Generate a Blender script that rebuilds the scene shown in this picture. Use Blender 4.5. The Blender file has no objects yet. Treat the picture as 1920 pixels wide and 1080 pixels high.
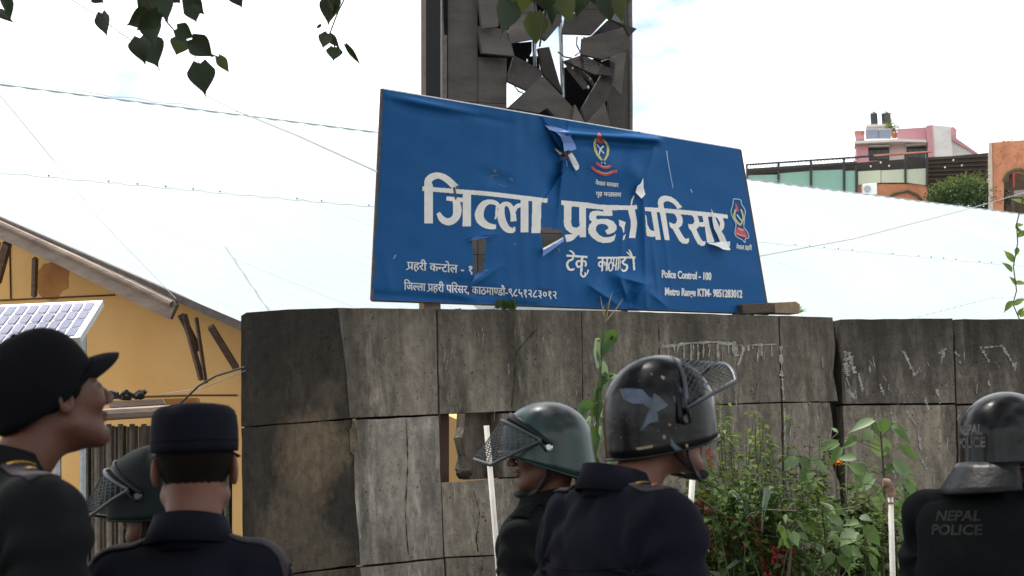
import bpy, bmesh, math, random
import numpy as np
from mathutils import Vector, Matrix
from mathutils.bvhtree import BVHTree
from mathutils.geometry import tessellate_polygon

random.seed(7); RNG = np.random.default_rng(7)
SC = bpy.context.scene
COL = SC.collection

# ------------------------------------------------------------------ camera, world, sun, exposure
FPX = 2954.0
PITCH = math.atan(340/FPX); ROLL = math.radians(2.0)
_F = np.array([0, math.cos(PITCH), math.sin(PITCH)])
_R0 = np.array([1.0, 0, 0]); _U0 = np.array([0, -math.sin(PITCH), math.cos(PITCH)])
_R = math.cos(ROLL)*_R0 - math.sin(ROLL)*_U0
_U = math.sin(ROLL)*_R0 + math.cos(ROLL)*_U0
CAM = np.array([0, 0, 1.5])
cd = bpy.data.cameras.new('camera'); cam = bpy.data.objects.new('camera', cd); COL.objects.link(cam)
cd.sensor_width = 36; cd.lens = FPX/1920*36; cd.clip_start = .05; cd.clip_end = 2000
cd.dof.use_dof = True; cd.dof.focus_distance = 9.0; cd.dof.aperture_fstop = 8.0
M = Matrix(((_R[0], _U[0], -_F[0], CAM[0]), (_R[1], _U[1], -_F[1], CAM[1]), (_R[2], _U[2], -_F[2], CAM[2]), (0, 0, 0, 1)))
cam.matrix_world = M
SC.camera = cam

SUN = Vector((-0.16, 0.30, 0.94)).normalized()
w = bpy.data.worlds.new('World'); SC.world = w; w.use_nodes = True
nt = w.node_tree; nt.nodes.clear()
def wn(t, **k):
    n = nt.nodes.new(t)
    for a, b in k.items(): setattr(n, a, b)
    return n
sky = wn('ShaderNodeTexSky', sky_type='NISHITA', sun_disc=False)
sky.sun_elevation = math.asin(SUN.z); sky.sun_rotation = math.atan2(SUN.x, SUN.y)
sky.air_density = 1.2; sky.dust_density = 2.0
tc = wn('ShaderNodeTexCoord'); mp = wn('ShaderNodeMapping'); mp.inputs['Scale'].default_value = (1.6, 1.6, 4.0)
mp.inputs['Location'].default_value = (1.1, .4, .0)
nz = wn('ShaderNodeTexNoise'); nz.inputs['Scale'].default_value = 2.2; nz.inputs['Detail'].default_value = 9; nz.inputs['Roughness'].default_value = .55
cr = wn('ShaderNodeValToRGB'); cr.color_ramp.elements[0].position = .38; cr.color_ramp.elements[1].position = .50
mx = wn('ShaderNodeMixRGB'); mx.inputs[2].default_value = (11.5, 11.8, 12.0, 1)
bg = wn('ShaderNodeBackground'); bg.inputs['Strength'].default_value = .10
out = wn('ShaderNodeOutputWorld')
L = nt.links.new
L(tc.outputs['Generated'], mp.inputs['Vector']); L(mp.outputs[0], nz.inputs['Vector']); L(nz.outputs['Fac'], cr.inputs[0])
L(cr.outputs[0], mx.inputs[0]); L(sky.outputs[0], mx.inputs[1]); L(mx.outputs[0], bg.inputs['Color']); L(bg.outputs[0], out.inputs[0])

sl = bpy.data.lights.new('sun', 'SUN'); sl.energy = 3.2; sl.angle = math.radians(.55); sl.color = (1, .95, .88)
so = bpy.data.objects.new('sun', sl); COL.objects.link(so); so.rotation_euler = SUN.to_track_quat('Z', 'Y').to_euler()
SC.view_settings.view_transform = 'Standard'; SC.view_settings.look = 'None'
SC.view_settings.exposure = 0.85; SC.view_settings.gamma = 1; SC.view_settings.use_curve_mapping = False
SC.cycles.max_bounces = 8; SC.cycles.transparent_max_bounces = 12

# ------------------------------------------------------------------ picture-ray helpers (points of the place seen along a direction)
def ray(x, y): return _F + (x-960)/FPX*_R + (540-y)/FPX*_U
def at(x, y, Y):
    d = ray(x, y); return CAM + d*(Y/d[1])
class Plane:
    def __init__(s, p, n): s.p = np.array(p, float); s.n = np.array(n, float)/np.linalg.norm(n)
    def hit(s, x, y, off=0.0):
        d = ray(x, y); t = ((s.p-CAM)@s.n+off)/(d@s.n); return CAM + d*t
def vplane(p, ang):           # vertical plane through p whose horizontal direction is ang degrees, normal towards the viewer
    a = math.radians(ang); return Plane(p, (math.sin(a), -math.cos(a), 0))

# ------------------------------------------------------------------ materials
def mat(name, col, rough=.7, noise=None, scale=8, metal=0, bump=0, bscale=60, spec=.5, coat=0, trans=0, stretch=(1, 1, 1), alpha=1, detail=5, objvar=0):
    m = bpy.data.materials.new(name); m.use_nodes = True; t = m.node_tree; b = t.nodes['Principled BSDF']
    b.inputs['Base Color'].default_value = (*col, 1); b.inputs['Roughness'].default_value = rough
    b.inputs['Metallic'].default_value = metal; b.inputs['Specular IOR Level'].default_value = spec
    b.inputs['Coat Weight'].default_value = coat
    if trans:
        tr = t.nodes.new('ShaderNodeBsdfTranslucent'); ad = t.nodes.new('ShaderNodeMixShader'); ad.inputs[0].default_value = trans
        t.links.new(b.outputs[0], ad.inputs[1]); t.links.new(tr.outputs[0], ad.inputs[2]); t.links.new(ad.outputs[0], t.nodes['Material Output'].inputs[0])
        tr.inputs[0].default_value = (col[0]*1.6, col[1]*1.5, col[2], 1)
    geo = t.nodes.new('ShaderNodeNewGeometry'); mpn = t.nodes.new('ShaderNodeMapping'); mpn.inputs['Scale'].default_value = stretch
    t.links.new(geo.outputs['Position'], mpn.inputs[0])
    last = None
    if noise:
        n = t.nodes.new('ShaderNodeTexNoise'); n.inputs['Scale'].default_value = scale; n.inputs['Detail'].default_value = detail; n.inputs['Roughness'].default_value = .62
        t.links.new(mpn.outputs[0], n.inputs['Vector'])
        r = t.nodes.new('ShaderNodeValToRGB'); r.color_ramp.elements[0].position = .32; r.color_ramp.elements[1].position = .68
        r.color_ramp.elements[0].color = (*noise, 1); r.color_ramp.elements[1].color = (*col, 1)
        t.links.new(n.outputs['Fac'], r.inputs[0]); t.links.new(r.outputs[0], b.inputs['Base Color']); last = r.outputs[0]
        rr = t.nodes.new('ShaderNodeMapRange'); rr.inputs[3].default_value = max(0, rough-.08); rr.inputs[4].default_value = min(1, rough+.08)
        t.links.new(n.outputs['Fac'], rr.inputs[0]); t.links.new(rr.outputs[0], b.inputs['Roughness'])
    if objvar:
        oi = t.nodes.new('ShaderNodeObjectInfo'); hv = t.nodes.new('ShaderNodeHueSaturation')
        mr = t.nodes.new('ShaderNodeMapRange'); mr.inputs[3].default_value = 1-objvar; mr.inputs[4].default_value = 1+objvar
        t.links.new(oi.outputs['Random'], mr.inputs[0]); t.links.new(mr.outputs[0], hv.inputs['Value'])
        if last: t.links.new(last, hv.inputs['Color'])
        else: hv.inputs['Color'].default_value = (*col, 1)
        t.links.new(hv.outputs[0], b.inputs['Base Color'])
    if bump:
        n2 = t.nodes.new('ShaderNodeTexNoise'); n2.inputs['Scale'].default_value = bscale; n2.inputs['Detail'].default_value = 4
        t.links.new(mpn.outputs[0], n2.inputs['Vector'])
        bp = t.nodes.new('ShaderNodeBump'); bp.inputs['Strength'].default_value = min(1, bump); bp.inputs['Distance'].default_value = .01
        t.links.new(n2.outputs['Fac'], bp.inputs['Height']); t.links.new(bp.outputs[0], b.inputs['Normal'])
    return m

def concrete(name, light, mid, dark, streak=.5, seed=0, topz=2.4, topamt=.6, pit=.5, patches=()):
    m = bpy.data.materials.new(name); m.use_nodes = True; t = m.node_tree; b = t.nodes['Principled BSDF']; b.inputs['Roughness'].default_value = .92
    b.inputs['Specular IOR Level'].default_value = .2
    N = t.nodes.new; K = t.links.new
    geo = N('ShaderNodeNewGeometry')
    def noise(scale, st, detail=6, off=0, rough=.6):
        mpn = N('ShaderNodeMapping'); mpn.inputs['Scale'].default_value = st; mpn.inputs['Location'].default_value = (seed*3.1+off, seed*1.7, off)
        n = N('ShaderNodeTexNoise'); n.inputs['Scale'].default_value = scale; n.inputs['Detail'].default_value = detail; n.inputs['Roughness'].default_value = rough
        K(geo.outputs['Position'], mpn.inputs[0]); K(mpn.outputs[0], n.inputs['Vector']); return n
    def ramp(src, p0, p1, c0=(0, 0, 0, 1), c1=(1, 1, 1, 1)):
        r = N('ShaderNodeValToRGB'); r.color_ramp.elements[0].position = p0; r.color_ramp.elements[1].position = p1
        r.color_ramp.elements[0].color = c0; r.color_ramp.elements[1].color = c1; K(src, r.inputs[0]); return r.outputs[0]
    def mix(f, a, c2, mode='MIX', fv=None):
        x = N('ShaderNodeMixRGB'); x.blend_type = mode
        if fv is not None: x.inputs[0].default_value = fv
        else: K(f, x.inputs[0])
        if isinstance(a, tuple): x.inputs[1].default_value = (*a, 1)
        else: K(a, x.inputs[1])
        if isinstance(c2, tuple): x.inputs[2].default_value = (*c2, 1)
        else: K(c2, x.inputs[2])
        return x.outputs[0]
    base = mix(ramp(noise(1.7, (1, 1, 1)).outputs['Fac'], .38, .62), mid, light)
    st1 = ramp(noise(1.5, (2.4, 2.4, .5), 8, 1, .68).outputs['Fac'], .44, .66)
    base = mix(st1, base, dark)
    st2 = ramp(noise(3.2, (2.6, 2.6, .6), 8, 5, .7).outputs['Fac'], .55, .72)
    lite = tuple(min(.6, c*1.45) for c in light)
    x = mix(st2, base, lite)
    fine = ramp(noise(26, (1, 1, .6), 8, 2).outputs['Fac'], .3, .7, (.62, .62, .62, 1), (1.15, 1.13, 1.1, 1))
    x = mix(None, x, fine, 'MULTIPLY', 1.0)
    # dark algae from the coping down, its lower edge broken into runs
    sep = N('ShaderNodeSeparateXYZ'); K(geo.outputs['Position'], sep.inputs[0])
    ma = N('ShaderNodeMath'); ma.operation = 'MULTIPLY_ADD'; ma.inputs[1].default_value = 1.1; 
    nn = noise(3.0, (3.0, 3.0, .5), 6, 9); K(nn.outputs['Fac'], ma.inputs[0]); K(sep.outputs['Z'], ma.inputs[2])
    mr = N('ShaderNodeMapRange'); mr.inputs[1].default_value = topz+.05; mr.inputs[2].default_value = topz+.65; mr.inputs[4].default_value = topamt
    K(ma.outputs[0], mr.inputs[0])
    x = mix(mr.outputs[0], x, tuple(c*.55 for c in dark))
    # pits
    vo = N('ShaderNodeTexVoronoi'); vo.inputs['Scale'].default_value = 30; K(geo.outputs['Position'], vo.inputs['Vector'])
    pr = ramp(vo.outputs['Distance'], .10, .20); 
    pm = ramp(noise(6, (1, 1, 1), 3, 12).outputs['Fac'], .52, .6)
    inv = N('ShaderNodeMath'); inv.operation = 'MULTIPLY'
    i2 = N('ShaderNodeMath'); i2.operation = 'SUBTRACT'; i2.inputs[0].default_value = 1.0; K(pr, i2.inputs[1]); K(i2.outputs[0], inv.inputs[0]); K(pm, inv.inputs[1])
    x = mix(inv.outputs[0], x, tuple(c*.5 for c in dark))
    for (pc_, pr_, pcol) in patches:
        mpp = N('ShaderNodeMapping'); mpp.vector_type = 'TEXTURE'; mpp.inputs['Location'].default_value = pc_; mpp.inputs['Scale'].default_value = pr_
        K(geo.outputs['Position'], mpp.inputs[0]); ln = N('ShaderNodeVectorMath'); ln.operation = 'LENGTH'; K(mpp.outputs[0], ln.inputs[0])
        ad_ = N('ShaderNodeMath'); ad_.operation = 'MULTIPLY_ADD'; ad_.inputs[1].default_value = 2.6; K(noise(4.2, (1, 1, .7), 9, pc_[2]*7, .75).outputs['Fac'], ad_.inputs[0]); K(ln.outputs['Value'], ad_.inputs[2])
        mk = N('ShaderNodeMapRange'); mk.inputs[1].default_value = 2.45; mk.inputs[2].default_value = 1.85; K(ad_.outputs[0], mk.inputs[0])
        mul = N('ShaderNodeMixRGB'); mul.blend_type = 'MULTIPLY'; mul.inputs[0].default_value = 1; mul.inputs[1].default_value = (*pcol, 1); K(fine, mul.inputs[2]); x = mix(mk.outputs[0], x, mul.outputs[0])
    oi = N('ShaderNodeObjectInfo'); hv = N('ShaderNodeHueSaturation'); mr2 = N('ShaderNodeMapRange'); mr2.inputs[3].default_value = .86; mr2.inputs[4].default_value = 1.14
    K(oi.outputs['Random'], mr2.inputs[0]); K(mr2.outputs[0], hv.inputs['Value']); K(x, hv.inputs['Color']); K(hv.outputs[0], b.inputs['Base Color'])
    bp = N('ShaderNodeBump'); bp.inputs['Strength'].default_value = .8; bp.inputs['Distance'].default_value = .012
    K(noise(38, (1, 1, 1), 7, 3).outputs['Fac'], bp.inputs['Height']); 
    bp2 = N('ShaderNodeBump'); bp2.inputs['Strength'].default_value = .6; bp2.inputs['Distance'].default_value = .01; K(pr, bp2.inputs['Height']); K(bp.outputs[0], bp2.inputs['Normal'])
    K(bp2.outputs[0], b.inputs['Normal'])
    return m

MT = dict(
    conc=concrete('weathered_concrete', (.27, .235, .19), (.19, .165, .135), (.075, .066, .055)),
    conc_pale=concrete('pale_scoured_concrete', (.43, .39, .335), (.30, .27, .23), (.10, .09, .075), seed=2, topamt=0),
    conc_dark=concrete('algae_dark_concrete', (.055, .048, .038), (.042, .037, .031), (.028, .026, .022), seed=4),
    conc_right=concrete('soot_stained_concrete', (.18, .158, .135), (.115, .10, .086), (.052, .046, .04), seed=6, topamt=.8),
    conc_tan=mat('tan_bare_mortar', (.20, .155, .105), .95, (.11, .088, .062), 9, bump=.8),
    crack=mat('crack_dirt', (.02, .018, .015), 1),
    ground=mat('dusty_ground', (.16, .14, .11), .95, (.09, .08, .065), 1.5, bump=.6),
    asphalt=mat('asphalt', (.055, .053, .05), .9, (.04, .039, .037), 3, bump=.8, bscale=180),
    roof=mat('white_roof_metal', (.325, .365, .370), .75, (.28, .322, .33), .9, stretch=(1, .35, 1), objvar=.03),
    yellow=mat('yellow_wall_paint', (.75, .47, .19), .85, (.64, .36, .12), .9, bump=.15, bscale=30),
    yellowd=mat('orange_soot_paint', (.52, .25, .07), .9, (.30, .12, .035), 2.5),
    wood=mat('grey_rotten_wood', (.17, .115, .085), .9, (.085, .055, .042), 12, stretch=(.3, 1, 4), bump=.6),
    fascia=mat('weathered_fascia', (.34, .27, .22), .85, (.16, .115, .09), 5, stretch=(.6, .6, 2), bump=.4),
    darkm=mat('dark_metal', (.035, .034, .033), .5, (.02, .02, .02), 20, metal=.4),
    galv=mat('galvanised_steel', (.36, .38, .39), .38, (.24, .25, .25), 30, metal=.85),
    grim=mat('frame_steel', (.12, .10, .085), .6, (.06, .045, .04), 25, metal=.3),
    blue=mat('blue_banner_vinyl', (.012, .100, .285), .55, (.010, .085, .25), 1.8, bump=.10, bscale=70, spec=.12),
    bluel=mat('blue_banner_backside', (.10, .20, .47), .5, (.12, .22, .52), 12),
    white=mat('white_vinyl', (.84, .82, .78), .6, (.76, .74, .70), 25),
    whiteb=mat('white_torn_paper', (.82, .82, .80), .8, (.74, .74, .72), 20),
    cream=mat('small_white_print', (.76, .77, .78), .6, (.62, .64, .66), 60),
    yel=mat('wreath_yellow', (.62, .58, .24), .6, (.42, .42, .16), 90), red=mat('ribbon_red', (.62, .09, .10), .6, (.45, .05, .06), 60),
    pinkp=mat('ribbon_lettering_pink', (.72, .42, .40), .6, (.55, .25, .25), 120), pale=mat('emblem_pale_blue', (.45, .60, .72), .6),
    led=mat('led_module_face', (.094, .082, .072), .8, (.055, .049, .044), 5, bump=.5, bscale=120, stretch=(.6, .6, 1.6), objvar=.20, spec=.2),
    ledd=mat('led_module_dark', (.050, .043, .038), .75, (.026, .023, .021), 7, bump=.5, bscale=80, objvar=.3, spec=.2),
    blackp=mat('cabinet_interior', (.006, .006, .007), .9, spec=.1), rust=mat('rusty_strip', (.10, .065, .03), .8, (.05, .035, .02), 9),
    solar=mat('solar_cell', (.10, .11, .20), .25, (.075, .085, .16), 5), solarf=mat('solar_frame', (.50, .50, .51), .45, metal=.2),
    brick=mat('brick_face', (.52, .22, .11), .9, (.36, .14, .075), 4, bump=.5, objvar=.1),
    bricks2=mat('coping_brick', (.09, .065, .05), .95, (.05, .04, .032), 12, bump=.8), brickt=mat('tan_brick', (.30, .21, .13), .95, (.17, .13, .085), 12, bump=.8),
    pink=mat('pink_render', (.50, .25, .27), .85, (.42, .21, .23), 1.2), pinkw=mat('pale_pink_render', (.60, .47, .46), .85, (.52, .40, .40), 1),
    wht=mat('white_render', (.62, .60, .57), .8, (.50, .48, .45), 2), glassg=mat('green_glass_panel', (.20, .36, .28), .18, (.15, .29, .22), .6),
    glassc=mat('cream_panel', (.46, .48, .35), .4, (.38, .40, .29), .8), win=mat('dark_window', (.03, .035, .04), .12),
    tank=mat('black_tank_plastic', (.022, .024, .028), .45), shed=mat('dark_shed_roof', (.045, .036, .03), .8, (.028, .022, .02), 4),
    navy=mat('navy_uniform_cloth', (.0062, .0068, .0125), .9, (.0045, .0048, .009), 6, bump=.7, bscale=11, spec=.12),
    navyc=mat('black_cap_cloth', (.0042, .0044, .006), .92, (.003, .0032, .0042), 20, bump=.3, bscale=30, spec=.1),
    olive=mat('dark_green_cloth', (.0055, .0066, .0072), .9, (.004, .0048, .0052), 6, bump=.7, bscale=11, spec=.12),
    epau=mat('purple_grey_epaulette', (.022, .016, .021), .85, (.04, .03, .036), 30), gold=mat('gold_thread', (.52, .28, .035), .6, (.38, .19, .02), 60),
    skin=mat('brown_skin', (.105, .044, .028), .55, (.085, .034, .021), 14, bump=.2, bscale=220, spec=.3),
    skin2=mat('light_brown_skin', (.165, .075, .052), .55, (.13, .056, .038), 14, bump=.2, bscale=220, spec=.3),
    hair=mat('cropped_black_hair', (.006, .005, .0045), .9, (.022, .014, .011), 420, bump=1, bscale=700, spec=.1),
    helm=mat('black_helmet_paint', (.004, .0042, .0055), .24, (.008, .008, .0085), 9, coat=.0, bump=.22, bscale=16, spec=.22),
    helmg=mat('green_camouflage_paint', (.013, .042, .040), .30, (.008, .009, .011), 7, coat=.0, bump=.1, bscale=20, detail=2, spec=.4),
    helmd=mat('dark_green_helmet_paint', (.006, .012, .012), .6, (.003, .005, .005), 8, spec=.12),
    decal=mat('faded_blue_paint', (.070, .105, .165), .4, (.012, .018, .028), 26), tan=mat('scuffed_tan', (.22, .17, .11), .8),
    leath=mat('black_leather', (.006, .0065, .0075), .42, (.004, .0042, .005), 26, bump=.2, bscale=40, spec=.2), strap=mat('black_webbing', (.008, .008, .009), .8),
    grey=mat('faded_grey_print', (.14, .14, .13), .8, (.03, .03, .03), 60), greyd=mat('worn_vest_print', (.034, .032, .029), .9, (.006, .006, .006), 40),
    wire=mat('painted_wire', (.055, .062, .072), .4, metal=.5), bolt=mat('bright_bolt', (.62, .62, .60), .35, metal=.6), glasses=mat('black_frame', (.01, .01, .01), .25),
    boot=mat('boot_leather', (.01, .01, .01), .4), pvc=mat('white_pvc', (.62, .60, .56), .5, (.46, .42, .36), 9), rustf=mat('rusty_fitting', (.30, .20, .14), .8, (.14, .07, .04), 40),
    leafd=mat('peepal_leaf', (.018, .034, .010), .5, (.012, .024, .008), 10, trans=.12, objvar=.25), leafy=mat('lit_olive_peepal_leaf', (.045, .062, .010), .5, (.032, .048, .008), 10, trans=.22),
    corn=mat('maize_leaf', (.060, .125, .028), .5, (.045, .095, .025), 6, trans=.25, objvar=.12), cornp=mat('pale_maize_leaf', (.24, .32, .24), .55, (.17, .25, .17), 8, trans=.25),
    broad=mat('broad_green_leaf', (.10, .18, .048), .65, (.06, .12, .032), 9, trans=.28, objvar=.28), broadp=mat('pale_leaf_underside', (.17, .25, .12), .6, (.13, .20, .09), 9, trans=.25, objvar=.15),
    weed=mat('weed_green', (.085, .135, .035), .8, (.035, .062, .018), 7, trans=.2, spec=.15), weedl=mat('light_weed_green', (.17, .24, .055), .8, (.10, .155, .04), 9, trans=.3, spec=.15),
    stem=mat('green_stem', (.06, .085, .03), .7), stemb=mat('brown_stem', (.06, .045, .03), .8), bark=mat('tree_bark', (.09, .07, .055), .9, (.05, .04, .03), 12, bump=.8, bscale=30),
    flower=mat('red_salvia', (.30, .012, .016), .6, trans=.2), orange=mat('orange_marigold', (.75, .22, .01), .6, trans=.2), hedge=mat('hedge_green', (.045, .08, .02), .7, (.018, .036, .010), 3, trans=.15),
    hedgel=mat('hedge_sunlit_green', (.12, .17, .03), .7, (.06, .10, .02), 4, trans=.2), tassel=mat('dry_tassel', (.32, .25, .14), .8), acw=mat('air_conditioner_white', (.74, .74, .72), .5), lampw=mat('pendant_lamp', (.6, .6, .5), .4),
)

# ------------------------------------------------------------------ object helpers
def setp(o, label=None, cat=None, group=None, kind=None):
    if label: o['label'] = label
    if cat: o['category'] = cat
    if group: o['group'] = group
    if kind: o['kind'] = kind
    return o
def thing(name, loc, label=None, cat=None, group=None, kind=None, rotz=0):
    o = bpy.data.objects.new(name, None); COL.objects.link(o); o.empty_display_size = .1
    o.location = Vector([float(c) for c in loc]); o.rotation_euler = (0, 0, rotz)
    return setp(o, label, cat, group, kind)
def origin(par):
    v = Vector((0, 0, 0))
    while par: v += par.location; par = par.parent
    return v
def obj(name, V, Fc, m, parent=None, smooth=False, local=False, kind=None, label=None):
    me = bpy.data.meshes.new(name)
    V = np.asarray(V, float).reshape(-1, 3)
    if parent is not None and not local: V = V - np.array(origin(parent))
    me.from_pydata(V.tolist(), [], [list(map(int, f)) for f in Fc]); me.validate()
    if smooth: me.polygons.foreach_set('use_smooth', [True]*len(me.polygons))
    for mm in (m if isinstance(m, (list, tuple)) else [m]): me.materials.append(mm)
    o = bpy.data.objects.new(name, me); COL.objects.link(o)
    if parent is not None: o.parent = parent
    if kind: o['kind'] = kind
    if label: o['label'] = label
    me.update()
    return o
class MB:
    def __init__(s): s.v = []; s.f = []; s.n = 0
    def add(s, V, Fc):
        V = np.asarray(V, float).reshape(-1, 3); s.v.append(V); s.f += [[i+s.n for i in f] for f in Fc]; s.n += len(V); return s
    def V(s): return np.vstack(s.v)
    def obj(s, name, m, parent=None, **k): return obj(name, s.V(), s.f, m, parent, **k)
    def box(s, lo, hi):
        x0, y0, z0 = lo; x1, y1, z1 = hi
        return s.add([(x0,y0,z0),(x1,y0,z0),(x1,y1,z0),(x0,y1,z0),(x0,y0,z1),(x1,y0,z1),(x1,y1,z1),(x0,y1,z1)],
                     [(0,3,2,1),(4,5,6,7),(0,1,5,4),(1,2,6,5),(2,3,7,6),(3,0,4,7)])
    def prism(s, P, ext):       # polygon points P (front), extruded by vector ext
        P = np.asarray(P, float); n = len(P); V = np.vstack([P, P+np.asarray(ext)])
        tris = tessellate_polygon([[Vector(p) for p in P]]) if n > 4 else [tuple(range(n))]
        Fc = [tuple(t) for t in tris] + [tuple(i+n for i in reversed(t)) for t in tris]
        Fc += [(i, (i+1) % n, (i+1) % n+n, i+n) for i in range(n)]
        return s.add(V, Fc)
    def tube(s, pts, r, seg=8, cap=True, flat=1.0):
        pts = [np.asarray(p, float) for p in pts]; n = len(pts); rs = r if hasattr(r, '__len__') else [r]*n
        V = []; up = None
        for i, p_ in enumerate(pts):
            d = pts[min(i+1, n-1)]-pts[max(i-1, 0)]; d = d/(np.linalg.norm(d)+1e-12)
            if up is None:
                up = np.array([0, 0, 1.0]) if abs(d[2]) < .9 else np.array([1.0, 0, 0])
            a = np.cross(d, up); a /= np.linalg.norm(a)+1e-12; b = np.cross(a, d); up = b
            for k in range(seg):
                t = 2*math.pi*k/seg; V.append(p_+rs[i]*(a*math.cos(t)+b*math.sin(t)*flat))
        Fc = [(i*seg+k, i*seg+(k+1) % seg, (i+1)*seg+(k+1) % seg, (i+1)*seg+k) for i in range(n-1) for k in range(seg)]
        if cap: Fc += [tuple(range(seg))[::-1], tuple((n-1)*seg+k for k in range(seg))]
        return s.add(V, Fc)
def bevel(o, w=.01, seg=2):
    md = o.modifiers.new('bevel', 'BEVEL'); md.width = w; md.segments = seg; md.limit_method = 'ANGLE'; md.angle_limit = math.radians(40); return o
def slab(name, pl, poly, thick, m, parent=None, off=0.0, bev=0, **k):
    P = [pl.hit(x, y, off if not callable(off) else off(x, y)) for x, y in poly]
    o = MB().prism(P, -pl.n*thick).obj(name, m, parent, **k)
    bm = bmesh.new(); bm.from_mesh(o.data); bmesh.ops.recalc_face_normals(bm, faces=bm.faces); bm.to_mesh(o.data); bm.free()
    if bev: bevel(o, bev)
    return o
def T(ox, oy, s, pts): return [(ox+x/s, oy+y/s) for x, y in pts]

# ------------------------------------------------------------------ ground
gv = []; n = 40
xs = np.concatenate([-np.geomspace(400, 12, 8), np.linspace(-10, 14, 25), np.geomspace(16, 400, 8)])
ys = np.concatenate([[-300, -100, -40, -15], np.linspace(-6, 40, 40), [60, 100, 200, 400, 700]])
X, Y = np.meshgrid(xs, ys); Z = .02*np.sin(X*1.3+Y*.7)*(np.abs(X) < 14)*(Y > 5) - .03
idx = np.arange(X.size).reshape(X.shape)
q = np.stack([idx[:-1, :-1], idx[:-1, 1:], idx[1:, 1:], idx[1:, :-1]], -1).reshape(-1, 4)
setp(obj('ground', np.stack([X, Y, Z], -1), q, MT['ground'], smooth=True), 'dusty bare ground below the wall and buildings', kind='structure')
road = MB().box((-14, -8, -.10), (16, 6.3, -.004)).obj('road', MT['asphalt']); setp(road, 'grey asphalt road the officers stand on', kind='structure')
kerb = thing('kerb', (0, 6.36, 0), 'concrete kerb stones between road and planting strip', kind='structure')
for i in range(26):
    k_ = MB().box((-13+i*1.05, 6.305, -.1), (-13+i*1.05+1.03, 6.45, .12)).obj('kerb_stone', MT['conc_pale'], kerb)
    bevel(k_, .012)

# ------------------------------------------------------------------ boundary wall of precast slabs
ANG = 36.68
WP = vplane(at(637, 578, 8.0), ANG)                                   # main run
P_corner = WP.hit(637, 578)
LP = vplane(at(650, 700, 8.012), -28.0)                                # short return left of the corner
RP = vplane(WP.hit(1572, 600), 14.0)                                   # run beyond the crack
wall = thing('boundary_wall', (P_corner[0], P_corner[1], 0), 'long weathered grey concrete slab wall behind the officers, torn blue sign above it', 'wall')
def down(pl, x, y, z=-.05):
    P = pl.hit(x, y); P[2] = z; return P
def panel(pl, poly, m, thick=.11, name='panel', off=0., ground=None, rough=.0022):
    """one precast slab: densely edged polygon so its outline is slightly chipped"""
    P = [pl.hit(x, y, off) for x, y in poly]
    if ground:
        for i in ground: P[i][2] = -.05
    out = []
    for i in range(len(P)):
        a, b = P[i], P[(i+1) % len(P)]; L_ = np.linalg.norm(b-a); k = max(1, int(L_/.07))
        for j in range(k):
            q_ = a+(b-a)*j/k
            if j: q_ = q_+(np.array([0, 0, 1])*RNG.normal()*rough*.5 + np.cross(pl.n, [0, 0, 1])*RNG.normal()*rough*.5)
            out.append(q_)
    o = MB().prism(out, -pl.n*thick).obj(name, m, wall)
    bm = bmesh.new(); bm.from_mesh(o.data); bmesh.ops.recalc_face_normals(bm, faces=bm.faces); bm.to_mesh(o.data); bm.free()
    bevel(o, .006, 2); return o
TAN = (.15, .115, .08)
CD = concrete('shaded_algae_concrete_with_bare_patches', (.055, .048, .038), (.042, .037, .031), (.028, .026, .022), seed=4,  # dark base colour holds the turned-away face's shade as well as algae
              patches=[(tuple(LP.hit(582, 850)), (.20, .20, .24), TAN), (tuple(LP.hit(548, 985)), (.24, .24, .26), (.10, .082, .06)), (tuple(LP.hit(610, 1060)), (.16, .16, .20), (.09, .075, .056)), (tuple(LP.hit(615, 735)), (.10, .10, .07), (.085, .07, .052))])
C1, C2, C3 = MT['conc'], MT['conc_pale'], MT['conc_right']
# left return
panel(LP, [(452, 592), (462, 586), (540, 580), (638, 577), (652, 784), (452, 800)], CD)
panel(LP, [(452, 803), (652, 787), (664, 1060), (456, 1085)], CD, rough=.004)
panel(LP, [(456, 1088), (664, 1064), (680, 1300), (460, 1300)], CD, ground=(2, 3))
# main run
panel(WP, [(640, 577), (817, 579), (821, 776), (656, 783)], C1)
panel(WP, [(821, 579), (1090, 582), (1092, 766), (938, 771), (825, 776)], C1)
panel(WP, [(1091.5, 582), (1459, 592), (1464, 753), (1093.5, 766)], C1)
panel(WP, [(1462, 592), (1561, 595), (1566, 648), (1562, 700), (1571, 752), (1467, 753)], C1)
panel(WP, [(661, 788), (822, 780), (831, 1045), (670, 1061)], C2)
panel(WP, [(828, 906), (940, 898), (1092, 889), (1097, 1033), (834, 1044)], C1)
panel(WP, [(941, 775), (1092, 769), (1094, 886), (944, 895)], C1)
panel(WP, [(1095, 769), (1464, 756), (1470, 1015), (1099, 1032)], C1)
panel(WP, [(1468, 756), (1556, 755), (1562, 800), (1552, 850), (1574, 905), (1580, 1010), (1472, 1014)], C1)
panel(WP, [(672, 1065), (832, 1048), (850, 1300), (690, 1300)], C2, ground=(2, 3))
panel(WP, [(836, 1047), (1098, 1036), (1108, 1300), (850, 1300)], C1, ground=(2, 3))
panel(WP, [(1101, 1035), (1471, 1018), (1480, 1200), (1112, 1260)], C1, ground=(2, 3))
panel(WP, [(1474, 1017), (1580, 1013), (1588, 1190), (1482, 1200)], C1, ground=(2, 3))
# right run
for x0, x1 in ((1576, 1786), (1790, 2010), (2014, 2240), (2244, 2480)):
    panel(RP, [(x0, 599), (x1, 597), (x1+5, 755), (x0+4, 757)], C3)
    panel(RP, [(x0+5, 761), (x1+5, 759), (x1+11, 1000), (x0+12, 1003)], C1)
    panel(RP, [(x0+12, 1007), (x1+11, 1004), (x1+16, 1200), (x0+16, 1200)], C1, ground=(2, 3))
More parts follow.
